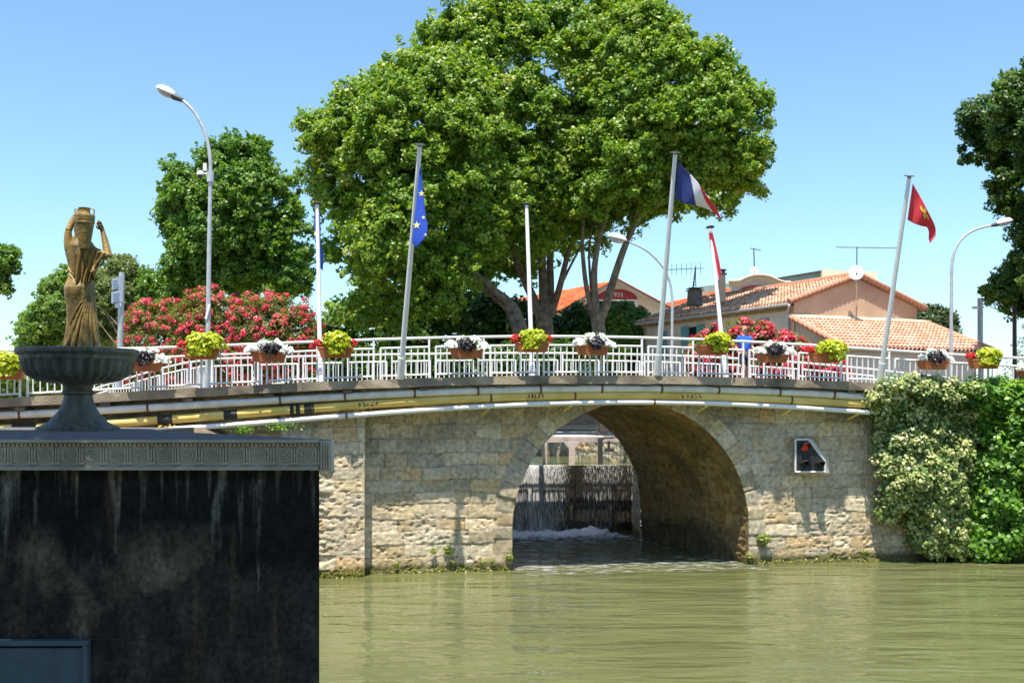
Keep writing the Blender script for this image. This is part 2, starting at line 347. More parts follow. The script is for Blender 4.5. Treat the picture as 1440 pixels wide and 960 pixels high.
class MB:
    def __init__(self): self.v = []; self.f = []; self.m = []; self.n = 0
    def add(self, V, Fs, mi=0):
        V = np.asarray(V, float).reshape(-1, 3)
        self.v.append(V)
        for f in Fs: self.f.append(tuple(int(i) + self.n for i in f)); self.m.append(mi)
        self.n += len(V); return self
    def box(self, c, size, rz=0.0, mi=0, tap=1.0, mat3=None):
        x, y, z = [q / 2 for q in size]
        V = np.array([(sx * x * (tap if sz > 0 else 1), sy * y * (tap if sz > 0 else 1), sz * z) for sz in (-1, 1) for sy in (-1, 1) for sx in (-1, 1)])
        if mat3 is not None: V = V @ np.asarray(mat3).T
        elif rz:
            c_, s_ = math.cos(rz), math.sin(rz)
            V = np.stack([V[:, 0] * c_ - V[:, 1] * s_, V[:, 0] * s_ + V[:, 1] * c_, V[:, 2]], 1)
        return self.add(V + np.asarray(c), [(0, 2, 3, 1), (4, 5, 7, 6), (0, 1, 5, 4), (2, 6, 7, 3), (0, 4, 6, 2), (1, 3, 7, 5)], mi)
    def tube(self, pts, rad, n=8, mi=0, caps=True):
        pts = np.asarray(pts, float); k = len(pts)
        rad = np.full(k, rad) if np.isscalar(rad) else np.asarray(rad, float)
        T = np.gradient(pts, axis=0); T /= np.linalg.norm(T, axis=1)[:, None] + 1e-9
        up = np.array((0, 0, 1.0)) if abs(T[0, 2]) < 0.9 else np.array((0, 1.0, 0))
        A = np.cross(T[0], up); A /= np.linalg.norm(A)
        V = []
        a = np.linspace(0, 2 * math.pi, n, endpoint=False)
        for i in range(k):
            A = A - T[i] * A.dot(T[i]); A /= np.linalg.norm(A) + 1e-9; Bv = np.cross(T[i], A)
            V.append(pts[i] + rad[i] * (np.cos(a)[:, None] * A + np.sin(a)[:, None] * Bv))
        V = np.concatenate(V); Fs = []
        for i in range(k - 1):
            for j in range(n):
                j2 = (j + 1) % n; Fs.append((i * n + j, i * n + j2, (i + 1) * n + j2, (i + 1) * n + j))
        if caps: Fs.append(tuple(range(n - 1, -1, -1))); Fs.append(tuple((k - 1) * n + j for j in range(n)))
        return self.add(V, Fs, mi)
    def lathe(self, prof_, c, n=24, mi=0, rib=0, ribamp=0.0, ribz=None):
        V = []; Fs = []; a = np.linspace(0, 2 * math.pi, n, endpoint=False)
        for r, z in prof_:
            rr = r * np.ones(n)
            if rib and ribz and ribz[0] <= z <= ribz[1]: rr = r * (1 - ribamp * (1 - np.abs(np.cos(a * rib / 2))))
            V.append(np.stack([c[0] + rr * np.cos(a), c[1] + rr * np.sin(a), np.full(n, c[2] + z)], 1))
        k = len(prof_); V = np.concatenate(V)
        for i in range(k - 1):
            for j in range(n):
                j2 = (j + 1) % n; Fs.append((i * n + j, i * n + j2, (i + 1) * n + j2, (i + 1) * n + j))
        Fs.append(tuple(range(n - 1, -1, -1))); Fs.append(tuple((k - 1) * n + j for j in range(n)))
        return self.add(V, Fs, mi)
    def prism(self, poly3, ext, mi=0):      # planar polygon extruded along a vector
        p = np.asarray(poly3, float); k = len(p); V = np.concatenate([p, p + np.asarray(ext)])
        Fs = [tuple(range(k - 1, -1, -1)), tuple(range(k, 2 * k))] + [(i, (i + 1) % k, k + (i + 1) % k, k + i) for i in range(k)]
        return self.add(V, Fs, mi)
    def ball(self, c, r, n=10, mi=0, mat3=None):
        V = []; Fs = []; r = np.asarray(r if not np.isscalar(r) else (r, r, r))
        for i in range(1, n):
            t = math.pi * i / n
            for j in range(2 * n):
                p = math.pi * j / n; V.append((math.sin(t) * math.cos(p), math.sin(t) * math.sin(p), math.cos(t)))
        m = 2 * n
        for i in range(n - 2):
            for j in range(m): Fs.append((i * m + j, (i + 1) * m + j, (i + 1) * m + (j + 1) % m, i * m + (j + 1) % m))
        V += [(0, 0, 1), (0, 0, -1)]; a = len(V) - 2
        for j in range(m): Fs.append((a, j, (j + 1) % m)); Fs.append((a + 1, (n - 2) * m + (j + 1) % m, (n - 2) * m + j))
        V = np.array(V) * r
        if mat3 is not None: V = V @ np.asarray(mat3).T
        return self.add(V + np.asarray(c), Fs, mi)
    def build(self, name, mats, parent=None, smooth=False, origin=None, bevel=0.0):
        V = np.concatenate(self.v)
        og = ORG[parent.name] if parent is not None else (base_of(V) if origin is None else np.array(origin, float))
        me = bpy.data.meshes.new(name); me.from_pydata((V - og).tolist(), [], self.f)
        if not isinstance(mats, (list, tuple)): mats = [mats]
        for q in mats: me.materials.append(q)
        me.polygons.foreach_set('material_index', self.m)
        bm = bmesh.new(); bm.from_mesh(me); bmesh.ops.recalc_face_normals(bm, faces=bm.faces); bm.to_mesh(me); bm.free()
        if smooth:
            me.polygons.foreach_set('use_smooth', [True] * len(me.polygons))
            try: me.set_sharp_from_angle(angle=math.radians(40))
            except Exception: pass
        o = link(me, name, parent, og)
        if bevel:
            bv = o.modifiers.new('bevel', 'BEVEL'); bv.width = bevel; bv.segments = 2; bv.limit_method = 'ANGLE'
        return o

def grid_mesh(name, V, nu, nv, mats, parent=None, col=None, mask=None, rnd=None, smooth=True, flip=False, origin=None):
    V = np.asarray(V, float).reshape(-1, 3)
    og = ORG[parent.name] if parent is not None else (base_of(V) if origin is None else np.array(origin, float))
    i, j = np.meshgrid(np.arange(nu - 1), np.arange(nv - 1), indexing='ij')
    a = (i * nv + j).ravel(); b = ((i + 1) * nv + j).ravel(); c = ((i + 1) * nv + j + 1).ravel(); d = (i * nv + j + 1).ravel()
    Fq = np.stack([a, b, c, d], 1)
    if flip: Fq = Fq[:, ::-1]
    if mask is not None:
        mk = mask.ravel(); Fq = Fq[mk[Fq].all(1)]
    me = bpy.data.meshes.new(name); nF = len(Fq)
    me.vertices.add(len(V)); me.vertices.foreach_set('co', (V - og).ravel())
    me.loops.add(nF * 4); me.loops.foreach_set('vertex_index', Fq.ravel())
    me.polygons.add(nF); me.polygons.foreach_set('loop_start', np.arange(nF) * 4)
    try: me.polygons.foreach_set('loop_total', np.full(nF, 4))
    except Exception: pass
    me.polygons.foreach_set('use_smooth', [smooth] * nF)
    if col is not None:
        at = me.attributes.new('Col', 'FLOAT_COLOR', 'POINT'); cc = np.ones((len(V), 4)); cc[:, :3] = np.asarray(col).reshape(-1, 3); at.data.foreach_set('color', cc.ravel())
    if rnd is not None:
        at = me.attributes.new('rnd', 'FLOAT', 'POINT'); at.data.foreach_set('value', np.asarray(rnd, float).ravel())
    if not isinstance(mats, (list, tuple)): mats = [mats]
    for q in mats: me.materials.append(q)
    me.update(calc_edges=True); me.validate()
    return link(me, name, parent, og)

def unit(v): return v / (np.linalg.norm(v, axis=-1, keepdims=True) + 1e-9)
def leaf_mesh(name, C, N, size, mats, parent=None, rnd=None, wid=0.75, mi=None, origin=None, fold=0.12, droop=None):
    C = np.asarray(C, float); N = unit(np.asarray(N, float)); n = len(C)
    T = unit(np.cross(N, RNG.normal(size=(n, 3))))
    if droop is not None: T = unit(T + np.array((0, 0, -droop))); T = unit(T - N * (T * N).sum(1)[:, None])
    Bt = np.cross(N, T)
    L = (size * RNG.uniform(0.65, 1.3, n))[:, None]; W = L * wid
    f = N * L * fold
    V = np.stack([C - T * L * 0.5, C + Bt * W * 0.5 + f + T * L * 0.05, C + T * L * 0.5, C - Bt * W * 0.5 + f + T * L * 0.05], 1).reshape(-1, 3)
    og = ORG[parent.name] if parent is not None else (base_of(V) if origin is None else np.array(origin, float))
    me = bpy.data.meshes.new(name)
    me.vertices.add(n * 4); me.vertices.foreach_set('co', (V - og).ravel())
    me.loops.add(n * 4); me.loops.foreach_set('vertex_index', np.arange(n * 4))
    me.polygons.add(n); me.polygons.foreach_set('loop_start', np.arange(n) * 4)
    try: me.polygons.foreach_set('loop_total', np.full(n, 4))
    except Exception: pass
    r = RNG.uniform(0, 1, n) if rnd is None else np.clip(rnd, 0, 1)
    at = me.attributes.new('rnd', 'FLOAT', 'POINT'); at.data.foreach_set('value', np.repeat(r, 4))
    if not isinstance(mats, (list, tuple)): mats = [mats]
    for q in mats: me.materials.append(q)
    if mi is not None: me.polygons.foreach_set('material_index', np.asarray(mi, np.int32))
    me.update(calc_edges=True); me.validate()
    return link(me, name, parent, og)

def inpoly(x, y, poly):
    poly = np.asarray(poly, float); r = np.zeros(len(x), bool); k = len(poly)
    for i in range(k):
        x1, y1 = poly[i]; x2, y2 = poly[(i + 1) % k]
        if y1 == y2: continue
        c = ((y1 > y) != (y2 > y)) & (x < (x2 - x1) * (y - y1) / (y2 - y1) + x1); r ^= c
    return r
def polydist(x, y, poly):
    poly = np.asarray(poly, float); d = np.full(len(x), 1e9); k = len(poly)
    for i in range(k):
        a = poly[i]; b = poly[(i + 1) % k]; ab = b - a
        t = np.clip(((x - a[0]) * ab[0] + (y - a[1]) * ab[1]) / (ab @ ab + 1e-9), 0, 1)
        d = np.minimum(d, np.hypot(x - a[0] - t * ab[0], y - a[1] - t * ab[1]))
    return d
def crown_clumps(poly_px, Y, thick, ncl, r, front=0.65, gap=0.30, gf=0.35, seed=0, inset=0.55):
    """clump centres filling a rounded volume whose silhouette is the polygon at distance Y"""
    w = np.array([P(px, py, Y) for px, py in poly_px]); poly = w[:, [0, 2]]
    lo = poly.min(0); hi = poly.max(0); out = []; tot = 0
    while tot < ncl:
        x = RNG.uniform(lo[0], hi[0], 4000); z = RNG.uniform(lo[1], hi[1], 4000)
        k = inpoly(x, z, poly); x, z = x[k], z[k]
        d = polydist(x, z, poly); k = d > r * inset; x, z, d = x[k], z[k], d[k]
        h = thick * np.sqrt(1 - (1 - np.minimum(d / thick, 1)) ** 2)
        u = RNG.uniform(0, 1, len(x)); sgn = np.where(RNG.uniform(0, 1, len(x)) < front, -1, 1)
        y = Y + sgn * h * (1 - 0.55 * u ** 2)
        c = np.stack([x, y, z], 1)
        k = n3(c, gf, seed) > gap; c = c[k]; out.append(c); tot += len(c)
        if not len(c): break
    c = np.concatenate(out)[:ncl]
    ctr = np.array((poly[:, 0].mean(), Y, poly[:, 1].mean()))
    return c, ctr
def clump_leaves(c, ctr, r, per, flat=0.75, outw=0.55, up=0.6, jit=0.55):
    n = len(c); rr = r * RNG.uniform(0.6, 1.25, n)
    D = unit(RNG.normal(size=(n, per, 3)))
    rad = RNG.uniform(0.45, 1.0, (n, per, 1)) ** 0.6
    Pt = c[:, None, :] + D * rad * rr[:, None, None] * np.array((1, 1, flat))
    O = unit(c - ctr)[:, None, :]
    N = D * 0.7 + O * outw + np.array((0, 0, up)) + RNG.normal(size=(n, per, 3)) * jit
    base = RNG.normal(0, 0.17, n)[:, None] * np.ones((1, per))
    rv = 0.48 + base + RNG.normal(0, 0.2, (n, per))
    return Pt.reshape(-1, 3), N.reshape(-1, 3), rv.ravel()
def tubes(name, lines, mat_, parent, n=8, jit=0.0):
    mb = MB()
    for pts, r0, r1 in lines:
        pts = np.asarray(pts, float); k = len(pts)
        t = np.linspace(0, 1, (k - 1) * 4 + 1); ti = np.linspace(0, 1, k)
        q = np.stack([np.interp(t, ti, pts[:, a]) for a in range(3)], 1)
        q[1:-1] = (q[:-2] + 2 * q[1:-1] + q[2:]) / 4; q[1:-1] = (q[:-2] + 2 * q[1:-1] + q[2:]) / 4
        if jit: q[1:-1] += RNG.normal(0, jit, q[1:-1].shape)
        mb.tube(q, r0 + (r1 - r0) * t, n)
    return mb.build(name, mat_, parent, smooth=True)
def boughs(poly_px, Y, thick, nb, rb, k, r, per, front, gap, gf, seed, flat=0.72, up=0.6, jit=0.55):
    """leaf clumps gathered into rounded boughs, with hollows between them"""
    cb, ctr = crown_clumps(poly_px, Y, thick, nb, rb, front, gap, gf, seed, inset=0.85)
    n = len(cb); rr = rb * RNG.uniform(0.65, 1.2, n)
    D = unit(RNG.normal(size=(n, k, 3)) + np.array((0, -0.25, 0.45)) + unit(cb - ctr)[:, None, :] * 0.5)
    c = cb[:, None, :] + D * (RNG.uniform(0.35, 1.22, (n, k, 1)) * rr[:, None, None]) * np.array((1, 1, 0.8))
    hue = (RNG.normal(0, 0.10, n)[:, None] * np.ones((1, k))).reshape(-1)
    o = np.repeat(cb, k, axis=0); c = c.reshape(-1, 3)
    m = len(c); r2 = r * RNG.uniform(0.55, 1.3, m); Dl = unit(RNG.normal(size=(m, per, 3)))
    Pt = c[:, None, :] + Dl * (RNG.uniform(0.3, 1.0, (m, per, 1)) ** 0.6) * r2[:, None, None] * np.array((1, 1, flat))
    N = Dl * 0.45 + unit(c - o)[:, None, :] * 0.4 + np.array((-0.06, -0.42, up)) + RNG.normal(size=(m, per, 3)) * jit
    rv = 0.5 + hue[:, None] + RNG.normal(0, 0.10, m)[:, None] + RNG.normal(0, 0.17, (m, per))
    # loose sprays that stand out of the outline
    ns_ = n * 5; q = RNG.integers(0, n, ns_); d = unit(unit(cb[q] - ctr) + RNG.normal(0, 0.45, (ns_, 3)) + np.array((0, 0, 0.15)))
    pc = 16; tt = RNG.uniform(0.5, 1.0, (ns_, pc, 1)); Ps = cb[q][:, None, :] + d[:, None, :] * (rr[q][:, None, None] * (0.6 + 0.8 * tt)) + RNG.normal(0, 0.10, (ns_, pc, 3)) * (1.5 - tt)
    Ns = np.array((-0.06, -0.42, up)) + RNG.normal(size=(ns_, pc, 3)) * 0.6
    return (np.concatenate([Pt.reshape(-1, 3), Ps.reshape(-1, 3)]), np.concatenate([N.reshape(-1, 3), Ns.reshape(-1, 3)]), np.concatenate([rv.ravel(), (0.55 + RNG.normal(0, 0.2, ns_ * pc))]))
def tree(name, label, cat, poly, Y, thick, ncl, r, per, lsize, leafm, trunk_lines, base, group=None, gap=0.30, gf=0.35, front=0.72, seed=0, barkm='bark', flat=0.75, up=0.6, rad0=0.3):
    t = thing(name, base, label, cat, group)
    tubes('trunk', trunk_lines, M[barkm], t)
    Pt, N, rv = boughs(poly, Y, thick, max(16, int(ncl / 5.2)), r * 1.45, 13, r * 0.62, int(per * 1.1), front, gap, gf, seed, flat, up)
    leaf_mesh('crown', Pt, N, lsize * 0.63, M[leafm], t, rv)
    return t
def PL(lst, Y, dy=0.0):
    k = len(lst); return [P(px, py, Y + dy * i / max(1, k - 1)) for i, (px, py) in enumerate(lst)]

# ------------------------------------------------------------------ bridge profiles (read along the face)
def FP(px, py, o):
    s, z = face(px, py, o); return B(s, o, z)
slab_top = smooth_prof([(0, 561), (120, 552), (280, 544), (480, 537), (600, 533), (735, 528), (850, 526), (930, 527), (1100, 533), (1230, 539), (1440, 549)], 0.9)
rail_top = smooth_prof([(0, 493), (140, 490), (250, 487), (390, 482), (450, 481), (560, 478), (735, 474), (850, 472), (930, 474), (1000, 477), (1100, 484), (1240, 492), (1300, 496), (1440, 503)], 0.78)
far_top = smooth_prof([(330, 503), (450, 501), (600, 499), (690, 496), (780, 495), (860, 497), (960, 500), (1030, 504), (1110, 510), (1240, 520)], -6.85, 3)
pipe_a = smooth_prof([(0, 586), (62, 579), (146, 575), (245, 571), (390, 564), (470, 560), (600, 551), (735, 547), (850, 545.5), (930, 546), (1100, 553), (1220, 557.5)], 0.72)
pipe_b = smooth_prof([(0, 604), (152, 593.5), (221, 591), (280, 586.5), (370, 581), (445, 573), (600, 564), (735, 556.5), (850, 555), (930, 556), (1060, 561), (1220, 568)], 0.66)
pipe_c = smooth_prof([(240, 603), (345, 596), (440, 588), (583, 578), (620, 574.5), (760, 568), (850, 566), (930, 565), (1000, 567), (1100, 572), (1220, 579.5)], 0.68, 4)
def deck_z(s, o):
    t = (0.9 - o) / 7.86
    return slab_top(s) * (1 - t) + (far_top(s) - 1.06) * t

# arch
sL = face(720, 740, 0)[0]; sR = face(1052, 740, 0)[0]
AC = (sL + sR) / 2; AA = (sR - sL) / 2; AZ = 1.1; AB = 3.53; SK = 0.234; FO = -6.06
def arch_samples(n, lo=-0.5):
    t = np.linspace(0, math.pi, 2000)
    x = np.concatenate([[-AA, -AA], -AA * np.cos(t)[1:-1], [AA, AA]]); z = np.concatenate([[lo, AZ], AZ + AB * np.sin(t)[1:-1], [AZ, lo]])
    L = np.concatenate([[0], np.cumsum(np.hypot(np.diff(x), np.diff(z)))])
    q = np.linspace(0, L[-1], n); xx = np.interp(q, L, x); zz = np.interp(q, L, z)
    tx = np.gradient(xx); tz = np.gradient(zz); l = np.hypot(tx, tz); nx, nz = -tz / l, tx / l      # outward from the opening
    return q, xx, zz, nx, nz
def in_arch(ds, z, grow=0.0):
    a = AA + grow; b = AB + grow
    return (np.abs(ds) < a) & ((z < AZ) | (((ds / a) ** 2 + ((z - AZ) / b) ** 2) < 1))

# ------------------------------------------------------------------ masonry heightfield
PAL = np.array([(0.58, 0.47, 0.305), (0.53, 0.42, 0.26), (0.50, 0.43, 0.32), (0.62, 0.53, 0.385), (0.54, 0.39, 0.22), (0.46, 0.385, 0.27), (0.60, 0.49, 0.34)])
def masonry(S, Z, seed=1, ch=(0.30, 0.44), bl=(0.45, 1.15), rough=0.022, joint=0.020, wob=0.06):
    rs = np.random.default_rng(seed)
    s_ = S + wob * (fbm(S * 1.3, Z * 1.3, seed + 5) - 0.5) * 2 + 0.03 * (vnoise(S * 7, Z * 7, seed + 8) - 0.5)
    z_ = Z + wob * (fbm(S * 0.9, Z * 1.1, seed + 9) - 0.5) * 2 + 0.03 * (vnoise(S * 7, Z * 7, seed + 12) - 0.5)
    zb = [Z.min() - 1.0]
    while zb[-1] < Z.max() + 1: zb.append(zb[-1] + rs.uniform(*ch))
    zb = np.array(zb); ci = np.clip(np.searchsorted(zb, z_) - 1, 0, len(zb) - 2)
    H = np.zeros_like(S); C = np.zeros(S.shape + (3,)); D = np.zeros_like(S)
    for k in np.unique(ci):
        m = ci == k
        sb = [S.min() - 1.5 - rs.uniform(0, 1)]
        while sb[-1] < S.max() + 1.5: sb.append(sb[-1] + rs.uniform(*bl) * (1.35 if rs.uniform() < 0.15 else 1))
        sb = np.array(sb); nb = len(sb); bi = np.clip(np.searchsorted(sb, s_[m]) - 1, 0, nb - 2)
        off = rs.normal(0, 0.008, nb); ra = rs.uniform(0.35, 1.5, nb); pc = PAL[rs.integers(0, len(PAL), nb)] * rs.uniform(0.82, 1.14, (nb, 1))
        tl = rs.normal(0, 0.006, nb); tz = rs.normal(0, 0.012, nb)
        d = np.minimum(np.minimum(z_[m] - zb[k], zb[k + 1] - z_[m]), np.minimum(s_[m] - sb[bi], sb[bi + 1] - s_[m]))
        rough_n = 0.6 * (fbm(S[m] * 3.0 + bi * 7.3, Z[m] * 6.5 + k * 3.1, seed + 21, 5) - 0.5) + 0.5 * (0.25 - np.abs(fbm(S[m] * 5 + bi, Z[m] * 10 + k, seed + 25, 4) - 0.5) * 2)
        pit = np.clip(fbm(S[m] * 9, Z[m] * 13, seed + 31, 3) - 0.62, 0, 1)
        j = 1 - np.clip(d / joint, 0, 1) ** 0.7
        H[m] = off[bi] + ra[bi] * rough * rough_n * 2.0 - ra[bi] * pit * 0.20 - j * 0.022 + tl[bi] * (s_[m] - sb[bi]) + tz[bi] * (z_[m] - zb[k])
        c = pc[bi] * (1 + 0.25 * rough_n[:, None])
        mort = np.array((0.27, 0.225, 0.16)) * (0.85 + 0.3 * vnoise(S[m] * 3, Z[m] * 3, 77))[:, None]
        jm = (np.clip(1.3 - d / (joint * 0.8), 0, 1) * 0.75)[:, None]
        C[m] = c * (1 - jm) + mort * jm
        D[m] = d
    # pale lime-wash patches, ochre patches and grey lichen
    w = np.clip((fbm(S * 0.9 + 4, Z * 0.8, seed + 41, 4) - 0.56) * 6, 0, 1)[..., None]
    C = C * (1 - 0.5 * w) + np.array((0.56, 0.50, 0.41)) * 0.5 * w
    g = np.clip((fbm(S * 0.8 + 14, Z * 0.9, seed + 51, 5) - 0.5) * 5, 0, 1)[..., None] * np.clip((Z - 1.8) / 1.8, 0.15, 1)[..., None]
    C = C * (1 - 0.6 * g) + np.array((0.20, 0.19, 0.165)) * 0.6 * g
    # waterline: moss band, wet tide mark
    t = np.clip(1 - (Z - 0.10 - 0.14 * fbm(S * 2.2, Z * 0 + 3, seed + 61)) / 0.12, 0, 1)[..., None]
    C = C * (1 - t * 0.85) + np.array((0.105, 0.105, 0.025)) * t * 0.85
    return H, C

bridge = thing('stone_bridge', B(AC, 0, 0), 'old humpbacked stone canal bridge with one round arch and concrete deck', 'bridge')
step = 0.03
# near face
s0w, s1w = face(460, 700, 0)[0], 14.5
Su = np.arange(s0w, s1w, step); Zu = np.arange(-0.35, 5.35, step)
SS, ZZ = np.meshgrid(Su, Zu, indexing='ij')
H, C = masonry(SS, ZZ, 3)
ZC = np.minimum(ZZ, (slab_top(Su) - 0.10)[:, None])
H = np.where(in_arch(SS - AC, ZZ, 0.30), np.minimum(H, 0.0) - 0.03, H)
V = np.stack([SS * CT + H * ST, OY + SS * ST - H * CT, ZC], -1)
grid_mesh('spandrel_wall', V, len(Su), len(Zu), M['stone'], bridge, C, ~in_arch(SS - AC, ZZ, 0.10))
# far left stretch of the same wall, behind the terrace
Su2 = np.arange(-24, face(400, 700, 0)[0], 0.06); Zu2 = np.arange(1.0, 5.35, 0.06); S2, Z2 = np.meshgrid(Su2, Zu2, indexing='ij')
H2, C2 = masonry(S2, Z2, 4); Z2c = np.minimum(Z2, (slab_top(Su2) - 0.1)[:, None])
grid_mesh('approach_wall', np.stack([S2 * CT + H2 * ST, OY + S2 * ST - H2 * CT, Z2c], -1), len(Su2), len(Zu2), M['stone'], bridge, C2)
# pier (projects 0.45 m)
pa, pb = face(395, 700, 0.45)[0], face(513, 700, 0.45)[0]; PO = 0.45
path = [(pa, -0.1), (pa, PO), (pb, PO), (pb, -0.1)]
dd = [0]; 
for a, b in zip(path[:-1], path[1:]): dd.append(dd[-1] + math.hypot(b[0] - a[0], b[1] - a[1]))
q = np.arange(0, dd[-1], step); ps = np.interp(q, dd, [p[0] for p in path]); po = np.interp(q, dd, [p[1] for p in path])
side = np.where(q < dd[1] - 0.02, 0, np.where(q > dd[2] + 0.02, 2, 1))
ns = np.where(side == 0, -1.0, np.where(side == 2, 1.0, 0.0)); no = np.where(side == 1, 1.0, 0.0)
QQ, ZZ2 = np.meshgrid(q, Zu, indexing='ij')
H, C = masonry(QQ + 50, ZZ2, 8, ch=(0.30, 0.42), bl=(0.45, 0.9))
dedge = np.minimum(np.abs(QQ - dd[1]), np.abs(QQ - dd[2])); H = H * np.clip(dedge / 0.08, 0.15, 1)
rub = np.clip((face(476, 700, PO)[0] - (ps[:, None] + 0 * ZZ2)) / 0.2, 0, 1)      # the left part is rough rubble
H = H + rub * (fbm(QQ * 3.5, ZZ2 * 6, 91, 4) - 0.55) * 0.15
Sp = ps[:, None] + ns[:, None] * H; Op = po[:, None] + no[:, None] * H
ZC = np.minimum(ZZ2, (slab_top(ps) - 0.1)[:, None])
grid_mesh('pier', np.stack([Sp * CT + Op * ST, OY + Sp * ST - Op * CT, ZC], -1), len(q), len(Zu), M['stone'], bridge, C)
# voussoir ring, slightly proud
qa, xa, za, nxa, nza = arch_samples(420)
rad = np.arange(0, 0.56, 0.03); QA, RA = np.meshgrid(qa, rad, indexing='ij')
H, C = masonry(QA * 1.0, RA * 0 + 0.2, 15, ch=(5, 6), bl=(0.34, 0.5), rough=0.035)
C = C * 0 + PAL[0]; rs = np.random.default_rng(5); cuts = np.cumsum(rs.uniform(0.32, 0.50, 60)); bi = np.searchsorted(cuts, QA); ln = 0.42 + 0.14 * rs.uniform(0, 1, 80)
dq = np.minimum(np.abs(QA - cuts[np.clip(bi, 0, 59)]), np.abs(QA - cuts[np.clip(bi - 1, 0, 59)]))
rg = fbm(QA * 4, RA * 5, 55, 5) - 0.5
H = 0.035 + rg * 0.06 + rs.normal(0, 0.012, 80)[bi] - 0.03 * (1 - np.clip(dq / 0.022, 0, 1)); C_j = np.clip(1.2 - dq / 0.022, 0, 1)[..., None] * 0.6; H = np.where(RA > ln[bi], H - 0.045, H)
C = (PAL[rs.integers(0, 7, 80)][bi] * rs.uniform(0.8, 1.1, 80)[bi][..., None]) * (1 + 0.3 * rg[..., None])
g = np.clip((fbm(QA * 0.7, RA, 58) - 0.4) * 3, 0, 1)[..., None] * 0.45; C = C * (1 - g) + np.array((0.24, 0.225, 0.19)) * g; C = C * (1 - C_j) + np.array((0.20, 0.165, 0.12)) * C_j
zr = za[:, None] + nza[:, None] * RA; sr = AC + xa[:, None] + nxa[:, None] * RA
t = np.clip(1 - (zr - 0.15) / 0.12, 0, 1)[..., None]; C = C * (1 - t * 0.85) + np.array((0.105, 0.105, 0.025)) * t * 0.85
grid_mesh('arch_ring', np.stack([sr * CT + H * ST, OY + sr * ST - H * CT, zr], -1), len(qa), len(rad), M['stone'], bridge, C)
# vault, skewed
ov = np.arange(0.035, FO - 0.001, -0.045); QV, OV = np.meshgrid(qa, ov, indexing='ij')
H, C = masonry(OV * 1.0, QV, 27, ch=(0.30, 0.42), bl=(0.5, 1.1), rough=0.05)
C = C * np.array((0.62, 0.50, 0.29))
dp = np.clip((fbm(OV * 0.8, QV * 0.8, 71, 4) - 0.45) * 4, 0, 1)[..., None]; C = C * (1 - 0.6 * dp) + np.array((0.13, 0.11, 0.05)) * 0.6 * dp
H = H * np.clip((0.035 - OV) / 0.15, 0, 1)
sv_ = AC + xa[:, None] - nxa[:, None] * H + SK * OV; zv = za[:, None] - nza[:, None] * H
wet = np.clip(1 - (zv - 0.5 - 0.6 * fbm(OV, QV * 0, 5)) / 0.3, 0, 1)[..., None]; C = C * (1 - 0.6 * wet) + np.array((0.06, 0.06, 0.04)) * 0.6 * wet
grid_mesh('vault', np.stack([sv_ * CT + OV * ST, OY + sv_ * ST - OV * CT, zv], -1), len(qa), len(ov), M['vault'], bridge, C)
# far face
Sf = np.arange(-24, 26, 0.08); Zf = np.arange(-0.3, 5.4, 0.08); S3, Z3 = np.meshgrid(Sf, Zf, indexing='ij')
H, C = masonry(S3, Z3, 33); Z3c = np.minimum(Z3, (deck_z(Sf, FO) - 0.1)[:, None])
acf = AC + SK * FO
o3 = FO - H
grid_mesh('far_wall', np.stack([S3 * CT + o3 * ST, OY + S3 * ST - o3 * CT, Z3c], -1), len(Sf), len(Zf), M['stone'], bridge, C, ~in_arch(S3 - acf, Z3, 0.04))
# right stretch behind the creepers
Su4 = np.arange(14.5, 27, 0.1); Zu4 = np.arange(-0.35, 5.4, 0.1); S4, Z4 = np.meshgrid(Su4, Zu4, indexing='ij'); H4, C4 = masonry(S4, Z4, 44)
grid_mesh('quay_wall', np.stack([S4 * CT + H4 * ST, OY + S4 * ST - H4 * CT, np.minimum(Z4, (slab_top(Su4) - 0.1)[:, None])], -1), len(Su4), len(Zu4), M['stone'], bridge, C4)
# deck slab
mb = MB(); ss = np.arange(-26, 28.01, 0.5); ring = [(0.9, 0.0), (0.9, -0.225), (0.0, -0.25), (-6.06, -0.25), (-6.96, -0.22), (-6.96, 0.0), (-5.6, 0.0), (-5.6, -0.10), (-0.5, -0.10), (-0.5, 0.0)]
V = []; 
for s in ss:
    for o, dz in ring:
        w = 0.012 * R.gauss(0, 1) if o == 0.9 else 0
        V.append(B(s, o + w, float(deck_z(s, o)) + dz + w * 0.5))
k = len(ring); Fs = [(i * k + j, i * k + (j + 1) % k, (i + 1) * k + (j + 1) % k, (i + 1) * k + j) for i in range(len(ss) - 1) for j in range(k)]
Fm = [1 if (f[0] % k) == 7 else 0 for f in Fs]
mb.add(np.array(V), Fs); mb.m = Fm
mb.build('deck_slab', [M['concrete'], M['road']], bridge)
for s in np.arange(-14.6, 14.0, 2.02):
    m2 = MB(); zt = float(slab_top(s)) - 0.24
    pts = [B(s - 0.12, 0.02, zt), B(s - 0.12, 0.80, zt), B(s - 0.12, 0.80, zt - 0.10), B(s - 0.12, 0.02, zt - 0.30)]
    m2.prism(pts, B(0.24, 0, 0) - B(0, 0, 0)); m2.build('corbel', M['corbel'], bridge)

